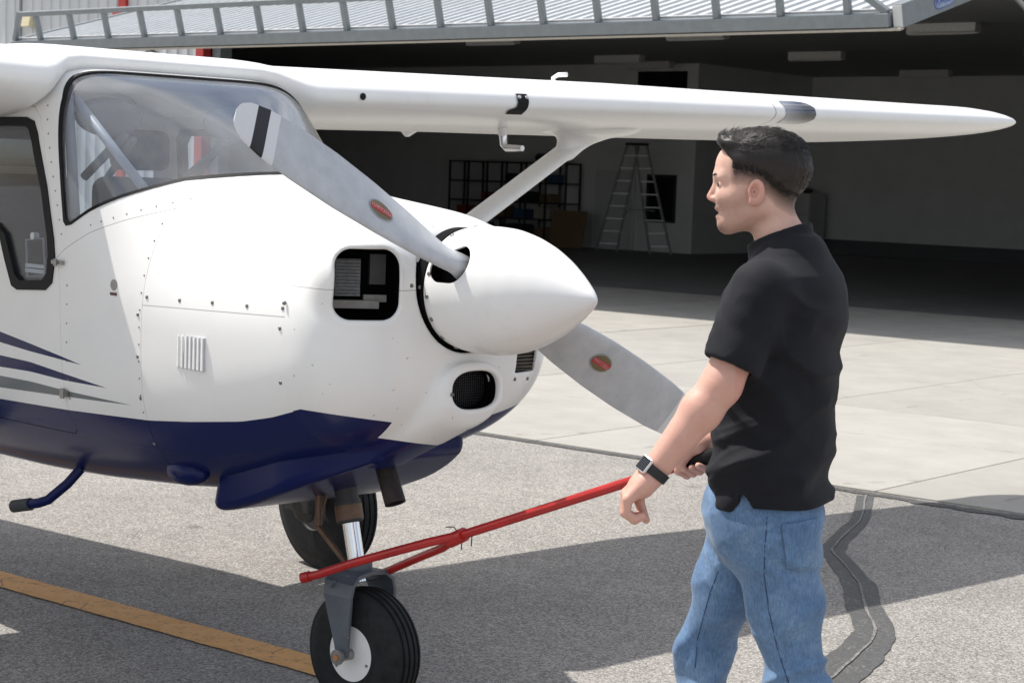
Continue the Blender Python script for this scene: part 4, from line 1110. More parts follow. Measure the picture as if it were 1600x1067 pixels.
hco = hc.build('hub_cap', plain('hub_white', (.80, .80, .79), .4, 0, .04, 20), nw, True, angle=30)
bl_ = MB(); t1 = Vector((0, 0, 1)); t2 = nax.cross(t1)
for a in (80, 200, 320):
    q = Vector(WC) + nax * .062 + (t1 * math.sin(R(a)) + t2 * math.cos(R(a))) * .072; bl_.lathe([(0, .0045), (.003, .0045), (.003, .0002)], q, tuple(nax), 8)
b_ = bl_.build('hub_bolts', STEEL, hco); b_['kind'] = 'stuff'
FORKM = NT('chipped_grey_paint'); o = FORKM.obj(); n1 = FORKM.noise(o, 45., 4, .6); n2 = FORKM.noise(o, 12., 4, .6)
FORKM.set(col=FORKM.mix(FORKM.math('GREATER_THAN', n1, .70), FORKM.ramp(n2, [(.3, (.075, .088, .105)), (.7, (.11, .125, .145))]), (.42, .42, .41)), rough=.42, spec=.5); FORKM = FORKM.m
path = [(-.096, .190, .022), (-.096, .24, .030), (-.098, .32, .046), (-.098, .375, .056), (-.088, .41, .060), (-.06, .432, .060), (0, .438, .060), (.06, .432, .060), (.088, .41, .060), (.098, .375, .056), (.098, .32, .046), (.096, .24, .030), (.096, .190, .022)]
fk = MB(); n = len(path)
for i, (y, z, hw_) in enumerate(path):
    y0, z0, _ = path[max(0, i - 1)]; y1, z1, _ = path[min(n - 1, i + 1)]; d = Vector((y1 - y0, z1 - z0)).normalized(); nn = Vector((-d.y, d.x)) * .007
    off = -.030 * max(0, (z - .19) / .24)
    for a, b in ((-1, -1), (1, -1), (1, 1), (-1, 1)): fk.v.append(yw((off + a * hw_, y + nn.x * b, z + nn.y * b)))
for i in range(n - 1):
    for j in range(4): a = i * 4 + j; b = i * 4 + (j + 1) % 4; fk.f.append((a, b, b + 4, a + 4)); fk.mi.append(0)
fk.f += [(0, 1, 2, 3), tuple((n - 1) * 4 + j for j in range(4))]; fk.mi += [0, 0]
fko = fk.build('nose_fork', FORKM, plane, bevel=.003)
ax_ = MB(); ax_.tube([yw((0, -.118, .195)), yw((0, .118, .195))], .017, 14); ax_.tube([yw((0, -.124, .195)), yw((0, -.116, .195))], .024, 14)
ax_.build('axle', STEEL, fko, True, angle=40)
MB().tube([yw((0, -.128, .195)), yw((0, -.122, .195))], .009, 8).build('axle_pin', plain('axle_rust', (.45, .17, .05), .6), fko)
top_, bot_ = Vector((-.655, 0, .74)), Vector((-.565, 0, .42))
sd_ = (bot_ - top_).normalized()
MB().tube([top_ + sd_ * .16, bot_ + sd_ * .02], .0265, 24).build('oleo_piston', CHROME, plane, True, angle=50)
oc = MB(); oc.lathe([(-.05, .036), (.10, .036), (.10, .040), (.165, .042), (.17, .036), (.171, .02)], top_, tuple(sd_), 28, 0); oc.lathe([(.115, .0425), (.16, .0425), (.161, .041)], top_, tuple(sd_), 28, 1)
oc.build('oleo_cylinder', [DARK, BRONZE], plane, True, angle=35)
tl = MB(); tl.bar(top_ + Vector((-.04, -.02, -.03)), Vector((-.735, -.035, .555)), .013, .022); tl.bar(Vector((-.735, -.035, .555)), bot_ + Vector((-.03, -.02, .03)), .013, .016)
tl.tube([top_ + Vector((-.06, -.05, .04)), Vector((-.69, -.06, .56))], .011, 8); tl.build('torque_link', [BRONZE], plane, bevel=.003)
fb = MB(); fb.tube([bot_ + Vector((0, 0, .045)), bot_ + Vector((.004, 0, -.0))], .042, 20); fb.tube([tuple(bot_ + Vector((.0, -.115, -.01))), tuple(bot_ + Vector((.0, .115, -.01)))], .013, 10)
fb.build('fork_crown', FORKM, plane, True, angle=40)
for s_ in (-1, 1):
    c = (-2.243, s_ * 1.20, .275)
    w = wheel('main_wheel', c, (.03, s_, .06), .275, .165, .105)
    br = MB(); cc = Vector(c); br.box(tuple(cc + Vector((-.06, -s_ * .14 - .03, -.02))), tuple(cc + Vector((.10, -s_ * .14 + .03, .08)))); br.lathe([(0, .075), (.02, .075), (.02, .001)], cc + Vector((0, -s_ * .105, 0)), (0, -s_, 0), 24)
    br.build('brake', plain('brake_iron', (.05, .048, .045), .6, .4, .3, 40), w, bevel=.006)
    MB().tube([(-2.30, s_ * .36, .66), (-2.29, s_ * .60, .56), (-2.26, s_ * .95, .37), (-2.243, s_ * 1.16, .285)], [.05, .045, .036, .03], 14, aspect=.5).build('gear_leg', WHITE, plane, True)

# ================================================================== TOW BAR
RP = NT('red_bar_paint'); o = RP.obj(); n1 = RP.noise(o, 35., 5, .65); n2 = RP.noise(o, 8., 4, .6)
RP.set(col=RP.mix(RP.ramp(n1, [(.64, 0), (.70, .8)]), RP.ramp(n2, [(.3, (.36, .012, .012)), (.7, (.50, .02, .018))]), (.16, .07, .04)), rough=.38, coat=.2); RP = RP.m
JT = Vector((-.135, 5.20, .629)); GR = Vector((.461, 4.55, .966)); BD = (GR - JT).normalized()
tow = empty('tow_bar', (0, 0, 0)); tow.location = (JT.x, JT.y, 0)
tag(tow, 'scuffed red steel tow bar clamped to the nose wheel fork', 'tow bar')
T0 = Vector((JT.x, JT.y, 0))
TL = lambda pts: [tuple(Vector(p) - T0) for p in pts]
MB().tube(TL([JT - BD * .02, GR + BD * .10]), .0130, 18).build('shaft', RP, tow, True, angle=50)
MB().tube(TL([(-.600, 5.505, .428), (-.56, 5.485, .442), (-.44, 5.40, .502), (-.312, 5.30, .561), (-.22, 5.243, .600), tuple(JT + BD * .03)]), .0130, 16).build('fork_arm', RP, tow, True, angle=50)
MB().tube(TL([(-.40, 5.672, .405), (-.355, 5.62, .432), (-.25, 5.42, .520), (-.180, 5.28, .578), tuple(JT + BD * .01)]), .0125, 16).build('fork_arm', RP, tow, True, angle=50)
MB().tube(TL([(-.607, 5.508, .425), (-.583, 5.497, .434)]), .0165, 14).build('arm_pin', RP, tow, True, angle=50)
MB().tube(TL([JT - BD * .035 + Vector((0, 0, -.006)), JT + BD * .03]), .0205, 16).build('clamp_collar', RP, tow, True, angle=50)
for k, (a, b) in enumerate((((0, 0, .012), (-.035, .0, .026)), ((0, 0, -.01), (.012, -.01, -.035)), ((.03, -.03, .02), (.04, -.035, -.02)))):
    p = JT + Vector(a); q = JT + Vector(b); MB().tube(TL([p, (p + q) / 2 + Vector((.006, 0, .008)), q]), .0018, 6).build('tie_wire', DARK, tow, True)
MB().tube(TL([GR - BD * .060, GR + BD * .105]), .0185, 16).build('grip', BLACK, tow, True, angle=50)

# ================================================================== PERSON
PB = np.array([.60, 4.33, 0.])
per = empty('person', tuple(PB))
tag(per, 'man in black polo shirt and blue jeans walking and holding the tow bar', 'person')
FD = np.array([-.906, .423]); LD = np.array([-.423, -.906])
def W(x, y, z): return (x - PB[0], y - PB[1], z)
def pfl(f, l, z): return (f * FD[0] + l * LD[0], f * FD[1] + l * LD[1], z)
MT = np.array([[FD[0], LD[0], 0], [FD[1], LD[1], 0], [0, 0, 1]], f32)
hf = np.array([-.990, .139]); HC = np.array(W(.567, 4.33, 1.657), f32)
MH = np.array([[hf[0], -hf[1], 0], [hf[1], hf[0], 0], [0, 0, 1]], f32)
def toh(p): return (p - HC) @ MH
def hsp(f, l, z): return tuple((MH @ np.array([f, l, z], f32) + HC).tolist())

TZ = [.78, .86, .92, .97, 1.02, 1.08, 1.14, 1.20, 1.28, 1.35, 1.41, 1.45, 1.49, 1.53]
TC = [-.02, -.02, -.02, -.02, -.02, -.02, -.022, -.026, -.031, -.036, -.042, -.048, -.047, -.045]
TA = [.12, .124, .122, .120, .119, .117, .115, .115, .121, .122, .110, .092, .072, .058]
TBB = [.165, .170, .172, .171, .168, .166, .167, .172, .184, .195, .192, .165, .105, .068]
def torso(p, inf=0.):
    q = p @ MT; z = q[..., 2]
    c = np.interp(z, TZ, TC).astype(f32); a = np.interp(z, TZ, TA).astype(f32) + inf; b = np.interp(z, TZ, TBB).astype(f32) + inf
    r = ((np.abs((q[..., 0] - c) / a) ** 2.25 + np.abs(q[..., 1] / b) ** 2.25) ** (1 / 2.25) - 1) * (a * .9)
    return smax(smax(r, z - 1.545, .03), .80 - z, .02)
SLp, ELp, WLp = pfl(-.035, .182, 1.415), W(.468, 4.105, 1.205), W(.318, 4.085, 1.000)
SRp, ERp, WRp = pfl(-.035, -.182, 1.415), W(.63, 4.60, 1.165), W(.495, 4.575, 1.005)
HLp, KLp, ALp = W(.622, 4.255, .87), W(.690, 4.225, .49), W(.85, 4.24, .13)
HRp, KRp, ARp = W(.600, 4.42, .87), W(.495, 4.48, .50), W(.50, 4.50, .10)
def head(p):
    q = toh(p); m_ = q.copy(); m_[..., 1] = np.abs(m_[..., 1])
    d = ell(q, (-.010, 0, .030), (.099, .076, .088))
    d = smin(d, ell(q, (.042, 0, .034), (.066, .064, .062)), .03)                             # forehead
    d = smin(d, ell(q, (.042, 0, -.032), (.062, .062, .080)), .03)
    d = smin(d, cone(m_, (-.002, .050, -.058), (.074, .008, -.100), .020, .018), .03)
    d = smin(d, ell(q, (.0755, 0, -.100), (.0205, .024, .0195)), .016)
    d = smin(d, cone(m_, (.099, .0, .012), (.086, .038, .011), .0125, .012), .014)           # brow
    d = smin(d, cone(m_, (.058, .045, -.034), (.082, .030, -.038), .020, .018), .02)         # cheek
    d = smax(d, -ell(m_, (.111, .033, -.008), (.020, .016, .010)), .010)                      # eye socket
    d = smin(d, ell(m_, (.0865, .032, -.008), (.0135, .0135, .0112)), .003)                   # lids
    n_ = cone(q, (.1015, 0, -.004), (.1165, 0, -.037), .0082, .0092)
    n_ = smin(n_, ell(m_, (.1075, .0088, -.0425), (.0115, .0075, .0072)), .006)
    d = smin(d, n_, .010)
    d = smin(d, ell(q, (.0955, 0, -.0625), (.0105, .023, .0075)), .008)
    d = smin(d, ell(q, (.0925, 0, -.0830), (.0100, .020, .0068)), .007)
    d = smax(d, -ell(q, (.109, 0, -.0745), (.014, .023, .0030)), .003)
    e = ell(m_, (.010, .0780, -.023), (.0190, .0085, .0300))
    e = smax(e, -ell(m_, (.0130, .0868, -.019), (.0118, .0088, .0200)), .0025)
    e = smin(e, ell(m_, (.018, .0775, -.046), (.009, .006, .009)), .006)
    e = smin(e, ell(m_, (.0235, .0785, -.022), (.0045, .005, .008)), .004)
    e = smin(e, ell(m_, (.008, .0800, -.024), (.0040, .0035, .014)), .004)
    d = smin(d, e, .005)
    return smax(d, -ell(m_, (.0145, .0875, -.021), (.0105, .0150, .0165)), .003)
def local(p, c, r, fn):
    sh_ = p.shape[:-1]; q = p.reshape(-1, 3); d = ln(q - V3(*c)); out = (d - r * .5).astype(f32); m_ = d < r
    if m_.any(): out[m_] = fn(q[m_])
    return out.reshape(sh_)
def dirn(a, b): v = np.array(b) - np.array(a); return v / np.linalg.norm(v)
bdl = np.array(BD); GP = np.array(GR) - PB
def hand_l(p):
    # left: hanging, fingers curled back under
    d = cone(p, WLp, W(.300, 4.082, .978), .0295, .030)
    for i, (Y, s_) in enumerate(((4.050, .86), (4.071, .98), (4.092, 1.03), (4.113, .98))):
        K = W(.268, Y, .957 - .003 * abs(i - 2)); 
        d = smin(d, cone(p, W(.305, 4.082 + (Y - 4.082) * .6, .985), K, .021, .0125), .012)
        f_ = chain(p, [K, W(.268 - .004 * s_, Y + .002, .957 - .042 * s_), W(.268 + .018 * s_, Y + .004, .957 - .058 * s_), W(.268 + .038 * s_, Y + .004, .957 - .050 * s_)], [.0118, .0102, .0092, .0078], .004)
        d = smin(d, f_, .004)
    d = smin(d, chain(p, [W(.305, 4.105, .972), W(.297, 4.128, .940), W(.306, 4.132, .912), W(.316, 4.126, .892)], [.016, .0125, .0105, .0085], .005), .008)
    return d
def hand_r(p):
    # right: closed round the grip
    n1 = np.cross(bdl, (0, 0, 1.)); n1 /= np.linalg.norm(n1); n2 = np.cross(n1, bdl)
    g = lambda a, t, r: tuple(GP + bdl * t + (n1 * math.cos(a) + n2 * math.sin(a)) * r)
    d = chain(p, [WRp, g(R(95), .03, .034), g(R(90), -.02, .032)], [.028, .023, .018], .02)
    for i, t in enumerate((.036, .013, -.010, -.032)):
        ro = .030
        d = smin(d, chain(p, [g(R(85), t, ro + .004), g(R(155), t, ro + .004), g(R(215), t, ro), g(R(275), t, ro - .001), g(R(325), t - .004, ro)], [.012, .0112, .0102, .0094, .0082], .004), .004)
    d = smin(d, chain(p, [g(R(60), .02, .032), g(R(10), -.01, .031), g(R(-25), -.035, .030)], [.014, .012, .0095], .004), .008)
    return d
def body(p):
    d = local(p, HC, .24, head)
    d = smin(d, chain(p, [hsp(-.022, 0, -.05), hsp(-.042, 0, -.115), W(.628, 4.345, 1.47)], [.050, .051, .064], .02), .028)
    d = smin(d, torso(p, -.02), .04)
    a = chain(p, [SLp, tuple(np.array(SLp) * .55 + np.array(ELp) * .45), ELp], [.054, .050, .0440], .02)
    fm = np.array(ELp) * .72 + np.array(WLp) * .28
    a = smin(a, chain(p, [ELp, tuple(fm), WLp], [.0440, .0445, .0290], .02), .02)
    b = chain(p, [SRp, ERp], [.056, .045], .02); fm2 = np.array(ERp) * .72 + np.array(WRp) * .28
    b = smin(b, chain(p, [ERp, tuple(fm2), WRp], [.045, .046, .029], .02), .02)
    d = smin(d, smin(a, b, .001), .025)
    d = smin(d, local(p, W(.29, 4.085, .95), .17, hand_l), .010)
    d = smin(d, local(p, tuple(GP), .17, hand_r), .010)
    for H_, K_, A_ in ((HLp, KLp, ALp), (HRp, KRp, ARp)):
        d = smin(d, chain(p, [H_, K_, A_], [.072, .048, .034], .03), .03)
    return d

SK = NT('skin'); o = SK.obj()
dotn = lambda v: None
X, Y, Z = SK.sep(o)
def lin(a, b, c, k): return SK.math('ADD', SK.math('ADD', SK.math('MULTIPLY', X, a), SK.math('MULTIPLY', Y, b)), SK.math('ADD', SK.math('MULTIPLY', Z, c), k))
hF = lin(float(hf[0]), float(hf[1]), 0, float(-(hf[0] * HC[0] + hf[1] * HC[1]))); hZ = SK.math('SUBTRACT', Z, float(HC[2]))
n1 = SK.noise(o, 22., 4, .6); n2 = SK.noise(o, 130., 4, .6)
c = SK.ramp(n1, [(.3, (.58, .345, .265)), (.7, (.68, .43, .345))])
red = SK.math('MULTIPLY', SK.math('GREATER_THAN', hF, .114), SK.math('GREATER_THAN', hZ, -.06))
c = SK.mix(SK.math('MULTIPLY', red, .35), c, (.55, .20, .16))
arm = SK.ramp(SK.math('SUBTRACT', 1.5, Z), [(.12, 0.), (.30, .45)]); c = SK.mix(arm, c, (.60, .30, .235))
lips = SK.math('MULTIPLY', SK.math('MULTIPLY', SK.math('LESS_THAN', SK.math('ABSOLUTE', SK.math('ADD', hZ, .0735)), .015), SK.math('GREATER_THAN', hF, .0975)), .5)
c = SK.mix(lips, c, (.42, .14, .12))
# clipped hair at the sides and nape, faint beard
zl = SK.ramp(SK.math('MULTIPLY_ADD', hF, 5., .5), [(.0, .0), (.15, .02), (.325, .20), (.475, .50), (.65, .62), (.85, .64)])
fade = SK.math('DIVIDE', SK.math('SUBTRACT', hZ, SK.math('MULTIPLY_ADD', zl, .11, -.078)), .040)
fade = SK.math('MULTIPLY', SK.math('POWER', SK.math('MINIMUM', SK.math('MAXIMUM', fade, 0.), 1.), .6), SK.ramp(hF, [(.060, 1.), (.074, 0.)]))
fade = SK.math('MULTIPLY', fade, SK.math('MULTIPLY_ADD', n2, .35, .80))
ear = SK.math('GREATER_THAN', SK.math('ABSOLUTE', lin(float(-hf[1]), float(hf[0]), 0, float(hf[1] * HC[0] - hf[0] * HC[1]))), .0745)
ear = SK.math('MULTIPLY', ear, SK.math('LESS_THAN', SK.math('ABSOLUTE', SK.math('SUBTRACT', hF, .011)), .026))
ear = SK.math('MULTIPLY', ear, SK.math('LESS_THAN', hZ, .012))
fade = SK.math('MULTIPLY', fade, SK.math('SUBTRACT', 1., ear), clamp=True)
c = SK.mix(fade, c, (.022, .017, .015))
c = SK.mix(SK.math('MULTIPLY', ear, .4), c, (.62, .25, .20))
brd = SK.math('SUBTRACT', 1., SK.math('DIVIDE', SK.math('SQRT', SK.math('ADD', SK.math('POWER', SK.math('MULTIPLY', SK.math('SUBTRACT', hF, .094), .8), 2.), SK.math('POWER', SK.math('ADD', hZ, .112), 2.))), .024), clamp=True)
brd = SK.math('MULTIPLY', brd, SK.math('MULTIPLY_ADD', n2, 1.2, .2), clamp=True)
c = SK.mix(brd, c, (.10, .06, .045))
jaw = SK.math('MULTIPLY', SK.ramp(SK.math('ADD', hZ, .2), [(.06, 0.), (.085, .34), (.15, .30), (.175, 0.)]), SK.ramp(hF, [(.0, 0.), (.04, 1.)]))
c = SK.mix(SK.math('MULTIPLY', jaw, SK.math('MULTIPLY_ADD', n2, .9, .4)), c, (.26, .15, .115))
n4 = SK.noise(o, 60., 5, .7); c = SK.mix(SK.ramp(n4, [(.55, 0.), (.75, .28)]), c, (.55, .22, .17))
SK.set(col=c, rough=.5, spec=.4, sss=.12); SK.b.inputs['Subsurface Radius'].default_value = (.012, .005, .003)
SK.b.inputs['Subsurface Scale'].default_value = .6
SK.bump(n2, .3, .002); SKIN = SK.m
v_, q_ = polygonise(body, (-.50, -.40, .04), (.36, .42, 1.82), .0033, 1.5, 2)
link('body', mesh_np('body', v_, q_), SKIN, per)
EYW = plain('eye_white', (.34, .31, .29), .25); EYD = plain('eye_dark', (.02, .015, .012), .15)
for s_ in (1, -1):
    eb = MB(); c_ = Vector(hsp(.0915, s_ * .032, -.0085)); d_ = Vector(hsp(.0915 + 1, s_ * (.032 + .3), -.0085)) - Vector(hsp(.0915, s_ * .032, -.0085)); d_.normalize()
    eb.lathe([(-.0095 * math.cos(a), .0095 * math.sin(a)) for a in np.linspace(0, math.pi, 12)], c_, d_, 16, 0)
    eb.lathe([(.0082, .0058), (.0096, .004), (.0099, .0001)], c_, d_, 12, 1)
    eb.build('eye', [EYW, EYD], per, True)
    HB = MB().tube([hsp(.1115, s_ * .012, .0125), hsp(.1065, s_ * .028, .0160), hsp(.0925, s_ * .045, .0125)], [.0026, .0036, .0016], 8, aspect=.6)
    HB.build('eyebrow', plain('brow_hair', (.02, .014, .011), .7), per, True)

# ---- hair
m = NT('dark_hair'); o = m.obj(); n1 = m.noise(m.mapped(o, (40, 40, 40)), 6., 4, .6)
hz_ = m.sep(o)[2]; hc_ = m.ramp(n1, [(.3, (.0045, .0036, .0032)), (.7, (.015, .0105, .0082))])
hc_ = m.mix(m.ramp(m.math('SUBTRACT', hz_, 1.60), [(.015, .8), (.085, .35), (.125, 0.)]), hc_, (.040, .029, .024))
m.set(col=hc_, rough=.46, spec=.35); HAIRM = m.m
ZLF, ZLZ = [-.13, -.095, -.07, -.035, -.005, .03, .08], [-.042, -.040, -.036, -.012, .014, .024, .028]
def hair(p):
    q = toh(p); f, l, z = q[..., 0], q[..., 1], q[..., 2]
    zl_ = np.interp(f, ZLF, ZLZ).astype(f32)
    inf = (.0006 + .0065 * np.clip((z - zl_) / .075, 0, 1) ** 1.2).astype(f32)
    d = smin(ell(q, (-.010, 0, .030), (.099, .076, .088)), ell(q, (.042, 0, .034), (.066, .064, .062)), .03) - inf
    d = smin(d, ell(q, (.005, .0, .080), (.090, .062, .034)), .02)
    d = smin(d, ell(q, (.072, .004, .086), (.032, .046, .022)), .02)
    d = smin(d, ell(q, (.093, .010, .087), (.011, .032, .024)), .010)
    ridge = np.abs(vnoise(np.stack([f * 9 + z * 10, l * 42 + f * 14, z * 26], -1), 1.))
    st = vnoise(np.stack([f * 22 + z * 18, l * 150 + f * 30, z * 50 - f * 30], -1), 1.) * .0016 + (ridge - .4) * .0050 * np.clip((z - .055) / .03, 0, 1)
    d = d + st * np.clip((z - zl_) / .03, 0, 1)
    d = smax(d, zl_ - z, .004)
    d = smax(d, f - .070 - .95 * np.clip(z - .048, 0, .06), .006)
    return d
v_, q_ = polygonise(hair, tuple(HC - V3(.16, .16, .09)), tuple(HC + V3(.16, .16, .17)), .0034, 1.7, 1)
ho = link('hair', mesh_np('hair', v_, q_), HAIRM, per)
rnd = np.random.RandomState(3)
hv = (v_.astype(f32) - HC) @ MH
ids = rnd.choice(len(hv), 4200); ids = [i for i in ids if hv[i, 2] > np.interp(hv[i, 0], ZLF, ZLZ) + .022]
edge_ids = [i for i in rnd.choice(len(hv), 26000) if -.002 < hv[i, 2] - np.interp(hv[i, 0], ZLF, ZLZ) < .022 and hv[i, 0] < .075][:5200]
sm = MB()
for n_i, i in enumerate(list(ids) + edge_ids):
    f, l, z = hv[i].tolist()
    top_w = np.clip((z - .07) / .03, 0, 1)
    nn = np.array([(f + .010) / .099 ** 2, l / .076 ** 2, (z - .030) / .088 ** 2]); nn /= np.linalg.norm(nn)
    dr = np.array([-.8, .15 * np.sign(l), -.35]) * (1 - top_w) + np.array([-.75, -.45 + rnd.uniform(-.25, .25), .12]) * top_w
    if f > .06: dr = np.array([.15, -.5, .75]) if z > .075 else np.array([-.2, .0, .6])
    dr = dr + rnd.normal(0, .16, 3); dr -= nn * (dr @ nn) * .9; dr /= np.linalg.norm(dr)
    if n_i >= len(ids):
        dr = np.array([-.35, 0., -1.]) + rnd.normal(0, .22, 3); dr -= nn * (dr @ nn); dr /= np.linalg.norm(dr)
    L = rnd.uniform(.010, .018) * (.6 + 1.0 * top_w) if n_i < len(ids) else rnd.uniform(.006, .022); p0 = np.array([f, l, z]) - nn * (.002 if n_i < len(ids) else .0012)
    tn = np.cross(dr, nn); wd = .00055 if n_i < len(ids) else .0003; k = len(sm.v)
    for t, wv in ((0, 1.), (.5, .9), (1., .15)):
        c_ = p0 + dr * L * t + nn * (.0015 + .0025 * top_w) * math.sin(t * 2.6)
        for a in (tn, -tn * .5 + nn * .8, -tn * .5 - nn * .8): sm.v.append(hsp(*(c_ + a * wd * wv)))
    for r_ in (0, 3):
        for j in range(3): sm.f.append((k + r_ + j, k + r_ + (j + 1) % 3, k + r_ + 3 + (j + 1) % 3, k + r_ + 3 + j)); sm.mi.append(0)
so = sm.build('hair_strands', HAIRM, ho, True, fix=False); so['kind'] = 'stuff'

# ---- shirt
def shirt_raw(p):
    q = p @ MT; z = q[..., 2]
    d = torso(p, .013)
    slv = []
    for S_, E_ in ((SLp, ELp), (SRp, ERp)):
        S_, E_ = np.array(S_), np.array(E_); e_ = S_ + (E_ - S_) * .80; dv = (E_ - S_) / np.linalg.norm(E_ - S_)
        c_ = cone(p, tuple(S_), tuple(S_ + (E_ - S_) * .95), .070, .066)
        pl = (p - V3(*e_)) @ V3(*dv)
        c_ = smax(c_, pl, .006)
        inner = np.maximum(cone(p, tuple(S_), tuple(E_ + dv * .1), .0535, .0525), -(pl + .03))
        slv.append((c_, inner))
    for c_, _ in slv: d = smin(d, c_, .035)
    # folds
    fd_ = q[..., 0]; ld_ = q[..., 1]
    n1 = vnoise(np.stack([fd_ * 6, ld_ * 6, z * 11], -1), 1.); n2 = vnoise(np.stack([fd_ * 14 + z * 8, ld_ * 14, z * 22 - fd_ * 10], -1), 1.)
    n3 = vnoise(np.stack([fd_ * 4 + 7, ld_ * 4, z * 5], -1), 1.)
    r1 = np.abs(vnoise(np.stack([fd_ * 5 + z * 3, ld_ * 5, z * 15 + fd_ * 5], -1), 1.))
    r2 = np.abs(vnoise(np.stack([fd_ * 8 - z * 6, ld_ * 8 + 3, z * 13 - fd_ * 9], -1), 1.))
    low_ = np.exp(-((z - .99) / .12) ** 2); mid_ = np.exp(-((z - 1.22) / .12) ** 2)
    r4 = np.abs(vnoise(np.stack([fd_ * 10 + z * 8, ld_ * 9 + 1, z * 24 + fd_ * 8], -1), 1.))
    fold = (.30 - np.minimum(r1, .45)) * .034 * low_ + (.28 - np.minimum(r2, .45)) * .024 * mid_ + (.25 - np.minimum(r4, .4)) * .010 * (low_ + .6 * mid_)
    wv3 = (.35 - np.abs(vnoise(np.stack([fd_ * 16 + z * 14, ld_ * 6, z * 20 - fd_ * 12], -1), 1.))) * np.exp(-((z - 1.38) / .05) ** 2) * np.exp(-((ld_ - .16) / .07) ** 2) * .022
    d = d + .005 * n3 + .0035 * n1 + .0016 * n2 - fold - wv3
    for _, inner in slv: d = smax(d, -inner, .004)
    return d
def shirt(p):
    q = p @ MT; z = q[..., 2]
    d = shirt_raw(p)
    nk = chain(p, [hsp(-.040, 0, -.09), W(.632, 4.345, 1.46)], [.0, .0], .01)
    tilt = z + .42 * (q[..., 0] + .045)
    col = np.abs(nk - (.073 + .10 * np.clip(1.535 - tilt, 0, .08))) - .0055
    col = smax(smax(col, tilt - 1.553, .004), 1.470 - tilt, .01)
    d = smin(d, col, .008)
    d = smax(d, -np.maximum(nk - .066, 1.49 - tilt), .006)
    hem = np.where(q[..., 0] > -.004, .905, .921) + np.where(q[..., 1] > 0, np.clip(.034 - np.abs(q[..., 0] + .012) * 1.3, 0, .03), 0) + .004 * vnoise(p, 11.)
    return smax(d, hem - z, .004)
v_, q_ = polygonise(shirt, (-.36, -.36, .86), (.32, .40, 1.62), .0058, 1.7, 2)
m = NT('black_polo_cloth'); o = m.obj(); n1 = m.noise(o, 9., 4, .6); wv = m.noise(m.mapped(o, (1, 1, 1)), 420., 2, .5)
m.set(col=m.ramp(n1, [(.3, (.0085, .0092, .0125)), (.7, (.0145, .0152, .0195))]), rough=.8, spec=.2, sheen=.03)
m.bump(wv, .25, .001); SHIRT = m.m
shm = link('polo_shirt', mesh_np('polo_shirt', v_, q_), SHIRT, per)
def trim(name, pts, off, F, rad, mat, parent, n=6):
    """thread laid on an implicit surface, found by walking in from the camera side"""
    out = []
    for (x, z) in pts:
        ys = np.linspace(-.40, .2, 240); P = np.stack([np.full(240, x), ys, np.full(240, z)], -1).astype(f32); f = F(P)
        k = np.argmax(f < off)
        if f[k] < off: out.append((x, float(ys[k]), z))
    return MB().tube(out, rad, n).build(name, mat, parent, True) if len(out) > 2 else None
def dens(pts, n):
    pts = np.array(pts, float); s = np.r_[0, np.cumsum(np.hypot(*np.diff(pts, axis=0).T))]; t = np.linspace(0, s[-1], n)
    return list(zip(np.interp(t, s, pts[:, 0]).tolist(), np.interp(t, s, pts[:, 1]).tolist()))

# ---- jeans
def jeans(p):
    q = p @ MT
    d = ell(q, (-.005, 0, .885), (.137, .182, .155))
    d = smin(d, ell(q, (-.055, .07, .86), (.09, .09, .10)), .05)
    HLk = np.array(HLp); KLk = np.array(KLp); HRk = np.array(HRp); KRk = np.array(KRp)
    a = chain(p, [HLp, tuple(HLk + (KLk - HLk) * .5), KLp, tuple(KLk + (np.array(ALp) - KLk) * .55), ALp], [.100, .084, .066, .064, .064], .03)
    b = chain(p, [HRp, tuple(HRk + (KRk - HRk) * .5), KRp, tuple(KRk + (np.array(ARp) - KRk) * .55), ARp], [.099, .081, .060, .061, .062], .03)
    d = smin(d, smin(a, b, .012), .035)
    z = q[..., 2]
    n1 = vnoise(np.stack([q[..., 0] * 8, q[..., 1] * 8, z * 13], -1), 1.); n2 = vnoise(p, 26.)
    r1 = np.abs(vnoise(np.stack([q[..., 0] * 7 + z * 4, q[..., 1] * 7, z * 17 + q[..., 0] * 6], -1), 1.)); r2 = np.abs(vnoise(np.stack([q[..., 0] * 11 - z * 5, q[..., 1] * 11, z * 20 - q[..., 0] * 12], -1), 1.))
    kn = -(.28 - np.minimum(r1, .45)) * .022 * (np.exp(-((z - .50) / .11) ** 2) + .35)
    hp_ = -(.28 - np.minimum(r2, .45)) * .016 * (np.exp(-((z - .81) / .07) ** 2) + .15)
    d = d + .0045 * n1 + .0012 * n2 + kn + hp_
    return smax(smax(d, z - .985, .005), .075 - z, .004)
v_, q_ = polygonise(jeans, (-.36, -.34, .05), (.42, .36, 1.02), .0066, 1.7, 2)
m = NT('denim'); o = m.obj(); n1 = m.noise(o, 7., 5, .65); n2 = m.noise(m.mapped(o, (1, 1, .25)), 260., 3, .6); n3 = m.noise(m.mapped(o, (1.2, 1.2, 2.2)), 16., 5, .7)
c = m.ramp(n1, [(.25, (.072, .135, .245)), (.5, (.115, .20, .335)), (.75, (.21, .31, .44))])
c = m.mix(1., c, m.ramp(n2, [(.3, .78), (.7, 1.2)]), 'MULTIPLY'); c = m.mix(1., c, m.ramp(n3, [(.3, .86), (.7, 1.12)]), 'MULTIPLY')
m.set(col=c, rough=.85, spec=.2, sheen=.15); m.bump(n2, .3, .0012); DENIM = m.m
jo = link('jeans', mesh_np('jeans', v_, q_), DENIM, per)
THR = plain('seam_thread', (.035, .065, .14), .9)
